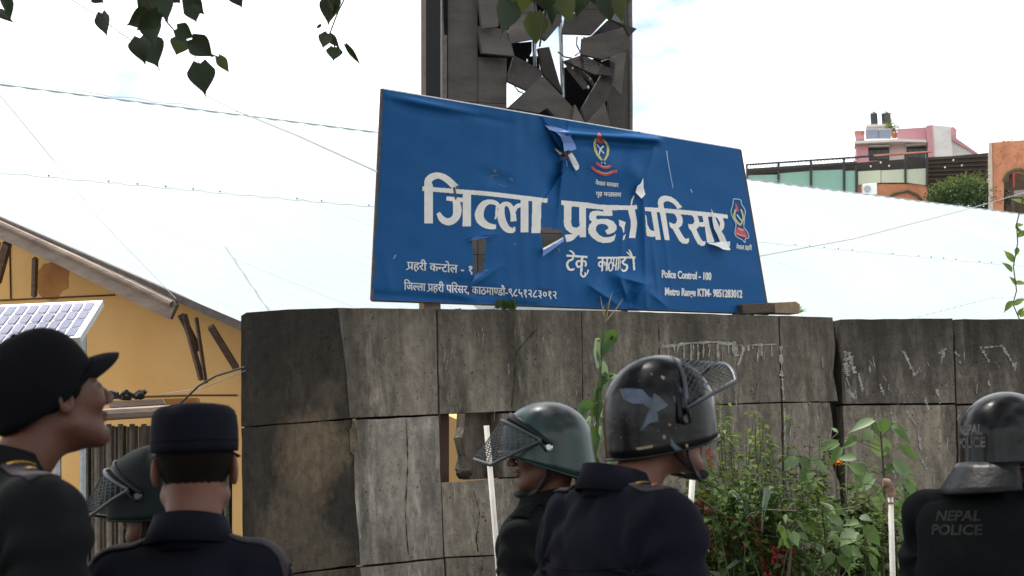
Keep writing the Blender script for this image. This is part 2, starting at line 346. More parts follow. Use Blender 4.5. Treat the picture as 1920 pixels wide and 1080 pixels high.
# dark backing of the joints, pilaster behind the crack
for pl, poly in ((WP, [(645, 581), (1560, 598), (1560, 760), (945, 785), (945, 890), (1560, 880), (1560, 1300), (690, 1300), (662, 785)]), ):
    pass
slab('joint_backing', WP, [(664, 590), (817, 590), (824, 905), (835, 905), (940, 905), (944, 772), (835, 774), (825, 774), (819, 590), (1575, 602), (1592, 1180), (700, 1420)], .03, MT['crack'], wall, off=-.10)
slab('joint_backing', RP, [(1570, 606), (2470, 602), (2480, 1200), (1600, 1200)], .03, MT['crack'], wall, off=-.09)
slab('joint_backing', LP, [(456, 598), (650, 588), (668, 1300), (462, 1300)], .03, MT['crack'], wall, off=-.09)
# broken slab seen deep in the opening, brown post, loose stone
slab('broken_slab', WP, [(872, 772), (934, 768), (936, 896), (884, 899), (868, 880), (874, 855), (866, 820), (871, 800)], .08, MT['conc'], wall, off=-.14)
slab('post', WP, [(826, 774), (842, 773), (842, 905), (828, 906)], .06, mat('red_brown_post', (.07, .03, .02), .8), wall, off=-.13)
_st = bmesh.new(); bmesh.ops.create_icosphere(_st, subdivisions=2, radius=.03)
_c = Vector(WP.hit(870, 888, -.05))
for v in _st.verts: v.co = Vector((v.co.x*1.4, v.co.y, v.co.z*.9))*(1+.25*random.random())+_c
me = bpy.data.meshes.new('loose_stone'); _st.to_mesh(me); _st.free(); me.materials.append(MT['conc_dark']); o = bpy.data.objects.new('loose_stone', me); COL.objects.link(o)
setp(o, 'dark loose lump of concrete lying in the square wall opening', 'stone')
# bare tan mortar patches on the left return (thin proud remains of render)
def blob(pl, cx, cy, rx, ry, m, name, parent, off, th, n=26, jag=.18, rot=0):
    pts = []
    for i in range(n):
        a = 2*math.pi*i/n; k = 1+random.uniform(-jag, jag); x, y = rx*math.cos(a)*k, ry*math.sin(a)*k
        c, s_ = math.cos(rot), math.sin(rot); pts.append((cx+x*c-y*s_, cy+x*s_+y*c))
    return slab(name, pl, pts, th, m, parent, off=off)
tanm = concrete('tan_render_remains', (.17, .13, .09), (.12, .095, .068), (.06, .05, .038), seed=9, topamt=0)
# chipped hollow at the corner
blob(WP, 663, 822, 7, 30, tanm, 'corner_chip', wall, .012, .02, n=14)

# paper and lime scraps still stuck on the slabs
mb = MB()
def scrap(pl, pts, off=.0035):
    P = [pl.hit(x, y, off+random.uniform(0, .002)) for x, y in pts]; mb.add(P, [t for t in tessellate_polygon([[Vector(p) for p in P]])])
def strip(pl, pts, w0, n=14, j=.6):
    pts = np.array(pts, float); L_ = []; R_ = []
    tt = np.linspace(0, len(pts)-1, n)
    for t in tt:
        i = min(int(t), len(pts)-2); p_ = pts[i]+(pts[i+1]-pts[i])*(t-i); d = pts[i+1]-pts[i]; d = d/np.linalg.norm(d); nn = np.array([-d[1], d[0]])
        a = w0*max(.12, 1+random.uniform(-j, j)); L_.append(p_+nn*a*random.uniform(.2, .8)); R_.append(p_-nn*a*random.uniform(.2, .8))
    scrap(pl, [tuple(a) for a in L_]+[tuple(a) for a in reversed(R_)])
strip(WP, [(1243, 650), (1300, 643), (1340, 641), (1395, 648), (1455, 645)], 4, 34)
for i in range(26):
    x = 1246+i*8+random.uniform(-3, 3); strip(WP, [(x, 646), (x+random.uniform(-4, 4), 646+random.choice([8, 14, 22, 34])*random.uniform(.5, 1.2))], random.uniform(1, 3.4), 6)
strip(WP, [(1464, 648), (1466, 700), (1470, 750)], 4.0, 40, .95); strip(WP, [(1471, 765), (1472, 860), (1478, 930)], 2.2, 50, .98)
strip(WP, [(1345, 645), (1350, 690), (1357, 700)], 3, 10); strip(WP, [(1375, 640), (1380, 668)], 8, 8); strip(WP, [(1395, 650), (1384, 685)], 3.5, 8)
for q_ in ([(1584, 658), (1590, 705)], [(1590, 730), (1604, 748)], [(1592, 660), (1602, 700)]): strip(RP, q_, 6.5, 26, .95)
for q_ in ([(1694, 658), (1704, 680), (1716, 704)], [(1770, 656), (1764, 682)], [(1838, 650), (1856, 680)], [(1845, 652), (1880, 648)], [(1650, 720), (1658, 742)], [(1880, 650), (1905, 690)],
           [(1700, 770), (1720, 800), (1728, 850)], [(1722, 850), (1740, 884)], [(1760, 662), (1775, 654)], [(1610, 700), (1618, 735)], [(1755, 730), (1763, 748)], [(1790, 660), (1800, 668)],
           [(1670, 760), (1676, 800)], [(1735, 745), (1742, 770)], [(1610, 860), (1622, 885)]): strip(RP, q_, 3.4, 20, .95)
for i in range(70):
    x = random.uniform(1580, 1915); y = random.uniform(650, 900); strip(RP, [(x, y), (x+random.uniform(-6, 8), y+random.uniform(4, 20))], random.uniform(.6, 2.2), 5)
for i in range(30):
    x = random.uniform(1250, 1555); y = random.uniform(650, 900); strip(WP, [(x, y), (x+random.uniform(-4, 4), y+random.uniform(4, 24))], random.uniform(.6, 2.0), 5)
for i in range(16):
    x = random.uniform(830, 1090); y = random.uniform(610, 760); strip(WP, [(x, y), (x+random.uniform(-4, 4), y+random.uniform(8, 30))], random.uniform(.5, 1.6), 6)
mb.obj('paper_scrap', mat('lime_and_paper_residue', (.40, .38, .35), .9, (.16, .15, .135), 30), wall, kind='stuff')
# long cracks: thin dark grooves filled with dirt
mb = MB()
for q_ in ([(1003, 620), (968, 660), (966, 700), (960, 765)], [(888, 920), (900, 960), (893, 1010), (897, 1035)], [(762, 790), (765, 870), (760, 960), (766, 1040)], [(1235, 600), (1237, 680), (1232, 740)], [(905, 1060), (900, 1080)]):
    strip(WP, q_, 1.3, 24, .8)
mb.obj('crack', MT['crack'], wall, kind='stuff')

# bricks on the coping
for (pts, m, lab) in (([(1391, 570), (1449, 567), (1452, 586), (1394, 589)], MT['bricks2'], 'blackened brick on the coping under the sign\'s right corner'),
                      ([(1452, 567), (1493, 565), (1501, 571), (1500, 588), (1454, 587)], MT['brickt'], 'tan mortar-caked brick on the coping, right of the blackened one')):
    o = slab('brick', WP, pts, .10, m, off=.0, bev=.006); setp(o, lab, 'brick', 'bricks left on the wall top')
    # seat it on the coping
# ------------------------------------------------------------------ big white shed roof and its yellow gable building
Pa = at(440, 600, 10.0); Qa = at(0, 410, 10.8); rk = Qa-Pa
vd = np.array([.77927, .62668, 0.]); rn = np.cross(vd, rk); rn /= np.linalg.norm(rn)
ROOF = Plane(Pa, rn)
shed = thing('shed_building', (Pa[0], Pa[1], 0), 'long yellow building under a huge white corrugated metal roof behind the wall', 'building')
apex = ROOF.hit(-843, 47)-rn*.03; eave0 = Pa - rk*.30
slope = apex-eave0                       # from eave up to the ridge along the rake
slope_len = np.linalg.norm(slope)
NS = 30; W = 1.25
for i in range(NS):
    per = int(W/.25)*6; us = np.linspace(0, W, per+1); Vv = []; Fc = []
    for a, tt in enumerate((0, .52, .5201, 1.0)):
        lift = .008 if tt > .52 or False else 0.0
        for u in us:
            c = .5+.5*math.cos(2*math.pi*u/.25); Vv.append(eave0+vd*(i*W+u)+slope*tt+rn*(.011*c**3+(.003 if a >= 2 else 0)+.0008*(i % 2)))
    k = len(us)
    for a in range(3):
        for b in range(k-1): Fc.append((a*k+b, a*k+b+1, (a+1)*k+b+1, (a+1)*k+b))
    obj('roof_sheet', Vv, Fc, MT['roof'], shed, smooth=False)
# ridge capping and the far slope
back = vd*(NS*W)
far = np.cross([0, 0, 1.0], vd); far = -far if far[1] < 0 else far
mb = MB().add([apex+rn*.0, apex+back+rn*.0, apex+back+far*9-np.array([0, 0, 3.4]), apex+far*9-np.array([0, 0, 3.4])], [(0, 1, 2, 3)])
mb.obj('back_slope', MT['roof'], shed)
MB().tube([apex+rn*.01, apex+back+rn*.01], .010, 8).obj('ridge_cap', MT['roof'], shed)
# dotted rows of roof bolts
mb = MB()
for fr in (.512,):
    for i in range(150):
        c = eave0+slope*fr+vd*(i*.25+.125)+rn*.034; s_ = .0055
        if random.random() < .75: mb.box(c-s_, c+s_)
mb.obj('roof_bolt', MT['grim'], shed, kind='stuff')
# gable wall in the rake's vertical plane, set back
gdir = rk.copy(); gdir[2] = 0; gdir /= np.linalg.norm(gdir); gn = np.array([-gdir[1], gdir[0], 0]);
if gn[1] > 0: gn = -gn
GP = Plane(Pa-gn*.55, gn)
def gz(s):   # rake height above ground at signed distance s along gdir from Pa
    return Pa[2]+rk[2]/math.hypot(rk[0], rk[1])*s
g0 = Pa-gn*.55
def gp(s, z, off=0): return g0+gdir*s+np.array([0, 0, z])-np.array([0, 0, g0[2]])+gn*off
sr = -1.55; sl_ = 6.3
MB().prism([gp(sr, -.05), gp(sl_, -.05), gp(sl_, gz(sl_)-.12), gp(sr, gz(sr)-.12)], -gn*.2).obj('gable_wall', MT['yellow'], shed)
_b1 = apex+far*8.6; _b2 = _b1+back; _b1[2] = _b2[2] = apex[2]-3.6
MB().prism([(_b1[0], _b1[1], 0), (_b2[0], _b2[1], 0), tuple(_b2), tuple(_b1)], -far*.2).obj('rear_wall', MT['yellow'], shed)
MB().prism([(apex[0], apex[1], 0), (_b1[0], _b1[1], 0), tuple(_b1), tuple(apex-np.array([0, 0, .1]))], vd*.2).obj('rear_gable_wall', MT['yellow'], shed)
# pilaster at the right end, recessed joint lines, soot stain
MB().prism([gp(-.42, -.05, .07), gp(.03, -.05, .07), gp(.03, gz(0)-.2, .07), gp(-.42, gz(-.42)-.2, .07)], -gn*.07).obj('pilaster', MT['yellow'], shed)
for (xa, ya), (xb, yb) in (((0, 563), (215, 553)), ((190, 746), (372, 741)), ((372, 741), (444, 741)), ((18, 460), (20, 560))):
    a, b = GP.hit(xa, ya, .006), GP.hit(xb, yb, .006); mbx = MB().tube([a, b], .006, 5); mbx.obj('wall_joint', MT['rust'], shed)
GPo = Plane(g0, gn)
blob(GPo, 98, 525, 30, 38, MT['yellowd'], 'soot_stain', shed, .004, .004, rot=.5, jag=.12)
# fascia, rafters and broken brackets under the rake
def rkp(px, py, off=0): 
    return Plane(Pa, gn).hit(px, py, off)
fs = MB().prism([rkp(-60, 387, .02), rkp(130, 472, .02), rkp(245, 524, .02), rkp(325, 563, .02), rkp(330, 572, .02), rkp(318, 598, .02), rkp(300, 590, .02), rkp(215, 549, .02), rkp(110, 497, .02), rkp(-60, 420, .02)], -gn*.03)
o = fs.obj('fascia_board', MT['fascia'], shed); bevel(o, .004)
MB().tube([rkp(-60, 392, .03), rkp(120, 474, .03), rkp(240, 530, .035), rkp(322, 570, .03)], .022, 8).obj('fascia_gutter', MT['fascia'], shed)
MB().prism([rkp(-60, 381, .0), rkp(445, 600, .0), rkp(700, 712, 0), rkp(700, 735, 0), rkp(445, 617, .0), rkp(-60, 392, 0)], -gn*.05).obj('rake_edge', MT['grim'], shed)
for (a, b, r_) in (((-4, 455), (-10, 500), .02), ((14, 455), (-6, 530), .035), ((66, 485), (64, 555), .022), ((345, 590), (378, 712), .022), ((368, 596), (386, 718), .014), ((395, 612), (443, 690), .03), ((340, 592), (372, 655), .03)):
    m1 = MB().tube([rkp(*a, -.05), rkp(*b, -.25)], r_, 4); m1.obj('rafter_bracket', MT['wood'], shed)
mbx = MB()
# solar panel on a stand
SP = np.array([at(-75, 655, 7.9), at(150, 632, 7.9), at(193, 563, 8.35), at(-5, 572, 8.35)])
sp = thing('solar_array', (SP[0][0], 8.1, 0), 'tilted solar panel with white frame left, above the black baseball cap', 'solar panel')
nrm = np.cross(SP[1]-SP[0], SP[3]-SP[0]); nrm /= np.linalg.norm(nrm); nrm = nrm if nrm[2] > 0 else -nrm
o = MB().prism(SP, -nrm*.035).obj('panel_frame', MT['solarf'], sp)
for i in range(9):
    for j in range(4):
        def q_(u, v): return (SP[0]*(1-u)+SP[1]*u)*(1-v)+(SP[3]*(1-u)+SP[2]*u)*v+nrm*.004
        u0, u1 = .03+i*.104, .03+i*.104+.078; v0, v1 = .05+j*.225, .05+j*.225+.212
        obj('solar_cell', [q_(u0, v0), q_(u1, v0), q_(u1, v1), q_(u0, v1)], [(0, 1, 2, 3)], MT['solar'], sp)
pc = (SP[0]+SP[1])/2; pc2 = (SP[2]+SP[3])/2
for a in (SP[0]*.8+SP[1]*.2, SP[0]*.2+SP[1]*.8):
    MB().tube([a-nrm*.03, (a[0], a[1]+.02, -.03)], .02, 6).obj('stand_leg', MT['galv'], sp)
for a in (SP[3]*.8+SP[2]*.2, SP[3]*.2+SP[2]*.8):
    MB().tube([a-nrm*.03, (a[0], a[1], -.03)], .02, 6).obj('stand_leg', MT['galv'], sp)
# corrugated lean-to fence beneath the yellow wall (seen between the heads)
KP = vplane(at(300, 800, 8.9), 4)
kk = thing('tin_shack', KP.hit(300, 800)*np.array([1, 1, 0]), 'low grey corrugated tin shack with plank roof between the two capped officers', 'shack')
for i in range(13):
    x0 = 150+i*22; slab('tin_sheet', KP, [(x0, 800), (x0+21, 798), (x0+21, 1300), (x0, 1300)], .012, MT['conc_dark'] if i % 3 == 0 else MT['grim'], kk, off=.012*(i % 2))
    o = MB().tube([KP.hit(x0+10, 795, .02), KP.hit(x0+12, 1240, .02)], .016, 6).obj('sheet_rib', MT['conc'], kk)
slab('roof_plank', KP, [(120, 768), (330, 762), (345, 778), (120, 792)], .10, MT['wood'], kk, off=.14)
slab('roof_plank', KP, [(205, 752), (305, 748), (310, 758), (205, 764)], .10, MT['fascia'], kk, off=.10)
slab('roof_plank', KP, [(300, 748), (370, 746), (372, 760), (300, 766)], .10, MT['yellowd'], kk, off=.06)
MB().tube([KP.hit(110, 782, .2), KP.hit(320, 770, .2)], .032, 8).obj('roof_pole', MT['fascia'], kk)
bl = MB(); 
for i in range(14):
    c = KP.hit(222+random.uniform(-2, 46), 742+random.uniform(-3, 6), .05); bl.tube([c, c+np.array([random.uniform(-.07, .07), random.uniform(-.05, .05), random.uniform(-.01, .03)])], .014, 5)
o = bl.obj('rag_bundle', MT['strap']); setp(o, 'bundle of black rags on the tin shack roof', 'rags')

# wires
def wire(name, pts, r, lab, m=None, sag=0):
    P = []
    for (a, b) in zip(pts[:-1], pts[1:]):
        for t in np.linspace(0, 1, 10)[:-1]: P.append(a*(1-t)+b*t-np.array([0, 0, sag*4*t*(1-t)]))
    P.append(pts[-1]); o = MB().tube(P, r, 5).obj(name, m or MT['grim']); return setp(o, lab, 'wire')
wire('cable', [at(385, 178, 12), at(440, 206, 11), at(560, 255, 9.4), at(708, 322, 8.15)], .0055, 'grey cable hanging from the upper left down to the sign\'s left edge', MT['galv'])
wire('cable', [at(-40, 130, 10.5), at(100, 300, 11), at(190, 415, 10.5), at(330, 560, 10.0)], .002, 'thin pale cable crossing the roof at far left', MT['galv'])
wire('cable', [at(1425, 480, 13.2), at(1600, 448, 15), at(1800, 396, 18), at(1960, 350, 20)], .0045, 'thin line slanting across the roof right of the sign', MT['galv'])
wire('cable', [at(330, 765, 8.6), at(372, 724, 8.5), at(405, 705, 8.4), at(460, 688, 8.2)], .006, 'black twisted wire running from the shack up to the wall end', MT['darkm'])
wire('cable', [at(300, 740, 8.8), at(380, 728, 8.6), at(460, 695, 8.2)], .0025, 'thinner pale wire beside the black twisted wire', MT['galv'])
# barbed wire along the ridge
mb = MB(); A_, B_ = apex+rn*.04+vd*2, apex+rn*.04+vd*16
prev = None; pts = []
for i in range(90):
    t = i/89; pts.append(A_*(1-t)+B_*t+np.array([0, 0, .012*math.sin(i*1.9)]))
mb.tube(pts, .0035, 5)
o = mb.obj('ridge_wire', MT['galv']); setp(o, 'wavy wire strung along the ridge of the white roof', 'wire')

# ------------------------------------------------------------------ broken display tower behind the sign
TP = vplane(at(835, 100, 12.2), 24)
tower = thing('display_tower', TP.hit(1000, 300)*np.array([1, 1, 0]), 'tall wrecked grey display tower with hanging broken modules, behind the sign', 'tower')
def d5(pts): return T(780, 0, 4.32, pts)
led, ledd, blk = MT['led'], MT['ledd'], MT['blackp']
BOT = 1010
# side cheek: from the front-left edge back
a0, a1 = TP.hit(833, -150), TP.hit(833, BOT)
cheek = TP.n*-1
e0 = TP.hit(789, 100); # direction of the visible side
sd = -TP.n; 
def sidept(px, py):         # point on the vertical side plane that leaves the front's left edge going back
    S = Plane(TP.hit(833, 100), np.cross(sd, [0, 0, 1])); return S.hit(px, py)
sdn = np.cross(sd, [0, 0, 1]); sdn = sdn/np.linalg.norm(sdn); sdn = sdn if sdn[0] < 0 else -sdn
MB().prism([sidept(799, -150), sidept(833, -150), sidept(833, BOT), sidept(800, BOT)], -sdn*.03).obj('side_panel', blk, tower)
MB().prism([sidept(789, -150), sidept(798.5, -150), sidept(799, BOT), sidept(790, BOT)], -sdn*.04).obj('side_trim', MT['rust'], tower)
slab('edge_strip', TP, [(829, -150), (838, -150), (839, BOT), (830, BOT)], .04, MT['grim'], tower, off=.012)
# intact modules of the two left columns, going up and down
ys = [-150, -60, 190, 250, 310, 475, 570, 665, 760, 855, 950]
for a, b in zip(ys[:-1], ys[1:]):
    slab('module', TP, [(839.5, a+.6), (895, a+.6+2), (895.5, b-.6+2), (840, b-.6)], .05, led, tower)
for a, b in [(104, 190)]+list(zip(ys[2:-1], ys[3:])):
    slab('module', TP, [(896.5, a+3), (950, a+5), (950, b+4), (897, b+2)], .05, led, tower)
for k in range(6):
    for a, b in ((-150, -85), (-84, -17)): slab('module', TP, [(840+k*56.5, a+k*1.5), (895+k*56.5, a+2+k*1.5), (895.5+k*56.5, b+2+k*1.5), (840+k*56.5, b+k*1.5)], .05, led, tower)
# lower body behind the sign
for i, (a, b) in enumerate(zip([250, 340, 430, 520, 610, 700, 790, 880], [340, 430, 520, 610, 700, 790, 880, 960])):
    for k in range(4):
        x0 = 951+k*57; slab('module', TP, [(x0, a+5+k*2), (x0+55.5, a+7+k*2), (x0+56, b+6+k*2), (x0, b+4+k*2)], .05, led, tower)
# hanging and twisted modules: polygon, offset in front, tilt
def tilt(o0, gx=0, gy=0, cx=1060, cy=120): return lambda x, y: o0+gx*(x-cx)*.004+gy*(y-cy)*.004
MODS = [
 ([(500,-60),(668,-60),(670,215),(535,235)], led, tilt(.10,.3,0,920,20)), ([(492,210),(745,240),(800,455),(535,430)], led, tilt(.06,.2,.4,920,80)),
 ([(672,-60),(960,-60),(985,95),(830,112),(690,100)], led, tilt(.02,.2,0)), ([(830,112),(1000,104),(1012,305),(768,350),(745,262)], led, tilt(.04,-.2,.2)),
 ([(795,450),(1030,575),(1012,660),(905,735),(735,655)], ledd, tilt(.12,.3,.3)), ([(990,390),(1080,378),(1192,765),(1030,600)], ledd, tilt(.03,-.4,0)),
 ([(1030,615),(1310,910),(1272,985),(1130,945),(1065,875),(1000,915),(748,870)], led, tilt(.15,-.2,.3)), ([(1215,135),(1330,85),(1560,75),(1545,150),(1425,280),(1190,272)], led, tilt(.05,.3,-.3)),
 ([(1565,150),(1792,232),(1730,292),(1690,212)], ledd, tilt(.20,.4,0)), ([(1350,310),(1722,208),(1732,400),(1512,480),(1342,440)], led, tilt(.16,.3,.2)),
 ([(1430,285),(1560,160),(1690,212),(1560,250)], ledd, tilt(.04,.3,0)),
 ([(1200,492),(1350,442),(1645,588),(1600,615),(1440,600)], ledd, tilt(.08,.3,.6)), ([(1342,880),(1512,590),(1600,640),(1560,800),(1372,1000)], ledd, tilt(.07,.2,.3)),
 ([(1290,845),(1372,1000),(1362,1060),(1270,985)], led, tilt(.17,.2,.3)), ([(1380,1002),(1532,832),(1570,1000),(1550,1100),(1480,1100)], led, tilt(.19,.2,.3)),
 ([(1640,440),(1704,420),(1665,772),(1600,700)], led, tilt(.10,.6,0)), ([(1060,60),(1185,100),(1180,180),(1052,330),(1010,300),(1020,120)], led, tilt(-.02,.2,0)),
 ([(1572,600),(1700,560),(1700,1150),(1550,1100)], led, tilt(.0)), ([(985,-60),(1230,-60),(1215,110),(1060,62)], led, tilt(.0,.2,0)), ([(1235,-60),(1560,-60),(1560,70),(1330,82),(1232,110)], ledd, tilt(.02)),
 ([(770,350),(940,335),(940,420),(900,500),(800,455)], blk, tilt(-.12)), ([(1225,540),(1290,520),(1400,700),(1370,720)], MT['grim'], tilt(.05)), ([(940,540),(1000,560),(1010,640),(960,620)], blk, tilt(-.1)),
]
for poly, m, f_ in MODS: slab('broken_module' if m in (led, ledd) else 'torn_sheet', TP, d5(poly), .035, m, tower, off=f_, bev=.003)
# back sheets of the cabinet, leaving the sky openings
for poly in ([(205,-120),(735,-120),(735,650),(735,2000),(205,2000)], [(1205,545),(1690,400),(1690,1300),(1010,1300),(1010,915),(1180,900),(1210,780)], [(735,870),(1010,870),(1010,1300),(735,1300)], [(735,-120),(1700,-120),(1700,60),(1480,70),(1330,60),(1180,60),(1000,120),(735,330)], [(735,455),(990,455),(1010,600),(800,690),(735,655)]):
    slab('back_sheet', TP, d5(poly), .02, blk, tower, off=-.42)
slab('back_sheet', TP, d5([(1015, 850), (1200, 850), (1200, 1040), (1015, 1040)]), .02, blk, tower, off=-.05)
# uprights and right edge frame
for (a, b, r_, m) in (((958, 325), (962, 540), .017, 'galv'), ((1168, 165), (1190, 790), .017, 'galv'), ((1690, -100), (1712, 2400), .02, 'darkm'), ((1730, -100), (1738, 2400), .024, 'grim'), ((1590, 60), (1580, 150), .012, 'galv'), ((1395, 20), (1355, 75), .01, 'galv'), ((1400, 20), (1430, 75), .01, 'galv'), ((1205, 500), (1400, 720), .016, 'grim'), ((1290, 520), (1440, 690), .014, 'grim')):
    MB().tube([TP.hit(*d5([a])[0], -.05), TP.hit(*d5([b])[0], -.05)], r_, 8).obj('upright' if r_ > .0165 else 'brace', MT[m], tower)
slab('edge_panel', TP, d5([(1702, -100), (1746, -100), (1752, 1100), (1752, 2400), (1706, 2400)]), .30, MT['darkm'], tower, off=-.04)
# loose cables inside
mb = MB()
for q_ in ([(1305, 300), (1300, 360), (1330, 420), (1290, 450)], [(1150, 420), (1200, 460), (1260, 470)], [(1500, 500), (1560, 480), (1630, 520), (1630, 560)], [(1360, 300), (1400, 380), (1400, 450)], [(800, 700), (830, 740), (880, 760), (850, 790)], [(1380, 600), (1420, 640), (1440, 690)]):
    mb.tube([TP.hit(*d5([p_])[0], .02+.05*math.sin(i*2)) for i, p_ in enumerate(q_)], .007, 5)
mb.obj('loose_cable', MT['grim'], tower)
mb = MB()
for q_ in ((810, 715), (860, 745), (1190, 470), (1270, 548), (1395, 705), (1420, 300), (1620, 610), (1350, 430), (1410, 640), (900, 490)):
    c = TP.hit(*d5([q_])[0], .06); mb.box(c-np.array([.006, .006, .010]), c+np.array([.006, .006, .010]))
mb.obj('metal_clip', MT['bolt'], tower)

# ------------------------------------------------------------------ blue sign
SG = Plane(WP.p - WP.n*.05, WP.n)
A4 = [(718, 168), (1387, 280), (1440, 588), (697, 562)]
def seg_d(px, py, a, b):
    ax, ay = a; bx, by = b; L2 = (bx-ax)**2+(by-ay)**2
    t = np.clip(((px-ax)*(bx-ax)+(py-ay)*(by-ay))/L2, 0, 1); dx = px-(ax+t*(bx-ax)); dy = py-(ay+t*(by-ay))
    side = np.sign((bx-ax)*(py-ay)-(by-ay)*(px-ax)); return np.hypot(dx, dy), side, t
def disp(px, py):
    px = np.asarray(px, float); py = np.asarray(py, float); d = np.zeros(np.broadcast(px, py).shape)
    def ridge(a, b, w_, h, one=0, sharp=False, taper=True):
        nonlocal d
        r_, s_, t = seg_d(px, py, a, b); k = np.exp(-r_/w_) if sharp else np.exp(-(r_/w_)**2)
        if one: k = k*(s_*one > 0)
        if taper: k = k*(.35+.65*np.sin(np.pi*np.clip(t, .02, .98)))
        d = d+h*k
    d += .006*np.sin(px/95+py/160)*np.sin(py/120+1)          # slack
    d += .0022*np.sin(px/31+py/23)*np.sin(py/37-px/90)+.0016*np.sin(px/13-py/29)*np.sin(py/17+px/41)
    d += .0015*np.sin(px/4.6+1.5*np.sin(py/60))*np.exp(-((px-1010)/80)**2)
    ridge((728, 180), (890, 214), 7, .022); ridge((740, 196), (860, 222), 8, -.014)
    ridge((800, 200), (960, 232), 6, -.008)
    ridge((1060, 250), (1232, 262), 7, .040, taper=False); ridge((1075, 264), (1228, 274), 10, -.034); ridge((1100, 290), (1190, 330), 26, .020); ridge((1180, 270), (1150, 350), 10, -.008); ridge((1070, 240), (1180, 256), 5, -.008)
    ridge((1232, 262), (1208, 345), 9, .016, sharp=True); ridge((1180, 300), (1200, 340), 14, .012)
    # edge of the overlapping sheet: left of it lies deeper
    ridge((1030, 245), (1057, 290), 22, -.050, one=1, sharp=True); ridge((1057, 290), (1052, 330), 28, -.055, one=1, sharp=True, taper=False); ridge((1052, 330), (1028, 362), 14, -.036, one=1, sharp=True)
    ridge((1008, 245), (1004, 330), 22, -.012)
    ridge((1206, 372), (1212, 575), 5, .014, sharp=True, taper=False); ridge((1196, 380), (1200, 500), 9, -.016); ridge((1222, 440), (1236, 560), 4, .006); ridge((1240, 400), (1262, 560), 5, .004)
    ridge((1166, 430), (1166, 520), 4, .007); ridge((1180, 470), (1172, 540), 12, -.012)
    # crumple at the bottom
    ridge((1163, 520), (1212, 533), 8, .046, sharp=True); ridge((1163, 520), (1180, 572), 8, .050, sharp=True); ridge((1212, 533), (1190, 572), 8, .050, sharp=True); ridge((1120, 560), (1165, 545), 9, .020, sharp=True)
    ridge((1106, 536), (1160, 572), 9, .040, sharp=True); ridge((1108, 545), (1125, 520), 8, .014); ridge((1188, 545), (1176, 575), 8, -.030); ridge((1215, 545), (1250, 575), 8, .018, sharp=True); ridge((1140, 520), (1165, 560), 12, -.020)
    ridge((868, 548), (940, 498), 6, .028, sharp=True); ridge((820, 540), (900, 566), 10, .012); ridge((830, 528), (880, 536), 14, -.018); ridge((885, 545), (960, 560), 12, -.014)
    ridge((878, 447), (932, 438), 7, .020, sharp=True); ridge((1018, 470), (1056, 446), 5, .026, sharp=True)
    ridge((905, 325), (960, 345), 12, -.012); ridge((925, 335), (900, 370), 14, .010); ridge((852, 345), (850, 375), 4, -.012)
    ridge((1335, 400), (1350, 460), 5, .008)
    ridge((720, 480), (735, 555), 10, .006); ridge((700, 552), (1000, 575), 8, -.010, taper=False)
    return d
def S(px, py, off=0.0):
    px = np.asarray(px, float); py = np.asarray(py, float)
    D = _F[None] + ((px.ravel()-960)/FPX)[:, None]*_R[None] + ((540-py.ravel())/FPX)[:, None]*_U[None]
    t = ((SG.p-CAM)@SG.n+disp(px, py).ravel()+off)/(D@SG.n); return CAM + D*t[:, None]
def inpoly(px, py, poly):
    c = np.zeros(px.shape, bool); n_ = len(poly)
    for i in range(n_):
        x1, y1 = poly[i]; x2, y2 = poly[(i+1) % n_]
        if y1 == y2: continue
        c ^= ((y1 > py) != (y2 > py)) & (px < (x2-x1)*(py-y1)/(y2-y1)+x1)
    return c
HOLES = [[(885.6, 450.5), (911.7, 447), (907, 506.5), (896, 511), (888.7, 514.7), (886.6, 484)], [(1014, 426), (1054.7, 431), (1056.2, 445), (1037, 455), (1018, 466.8), (1016, 447), (1013, 441)],
         [(1056, 285), (1066, 281), (1075, 284), (1070, 292), (1062, 298), (1055, 300)], [(849, 352), (853, 350), (857, 372), (853, 375)]]
sign = thing('sign_board', SG.hit(707, 565), 'torn blue police office signboard with white lettering on top of the wall', 'sign')
def rect_bl(u, v):
    (x0, y0), (x1, y1), (x2, y2), (x3, y3) = A4
    return ((x0*(1-u)+x1*u)*(1-v)+(x3*(1-u)+x2*u)*v, (y0*(1-u)+y1*u)*(1-v)+(y3*(1-u)+y2*u)*v)
def gridmesh(x, y, keep, off):
    idx = np.arange(x.size).reshape(x.shape); qd = np.stack([idx[:-1, :-1], idx[1:, :-1], idx[1:, 1:], idx[:-1, 1:]], -1)
    qd = qd[keep].reshape(-1, 4); used, inv_ = np.unique(qd, return_inverse=True); V = S(x.ravel()[used], y.ravel()[used], off); return V, inv_.reshape(-1, 4)
u, v = np.meshgrid(np.linspace(0, 1, 330), np.linspace(0, 1, 180)); gx, gy = rect_bl(u, v)
cx_, cy_ = (gx[:-1, :-1]+gx[1:, 1:])/2, (gy[:-1, :-1]+gy[1:, 1:])/2
keep = np.ones(cx_.shape, bool)
for h in HOLES: keep &= ~inpoly(cx_, cy_, h)
V, Fq = gridmesh(gx, gy, keep, 0); obj('banner', V, Fq, MT['blue'], sign, smooth=True)
def raster(name, polys, m, cell=.75, off=.002, cut=True, smooth=True):
    mb_ = MB()
    for P in polys:
        a = np.array(P, float); x0, y0 = a.min(0)-1; x1, y1 = a.max(0)+1
        gx_, gy_ = np.meshgrid(np.arange(x0, x1, cell), np.arange(y0, y1, cell)); cxx, cyy = gx_[:-1, :-1]+cell/2, gy_[:-1, :-1]+cell/2
        k_ = inpoly(cxx, cyy, P)
        if cut:
            for h in HOLES: k_ &= ~inpoly(cxx, cyy, h)
        if k_.any(): V_, F_ = gridmesh(gx_, gy_, k_, off+.0002*len(mb_.v)); mb_.add(V_, F_.tolist())
    return mb_.obj(name, m, sign, smooth=smooth)
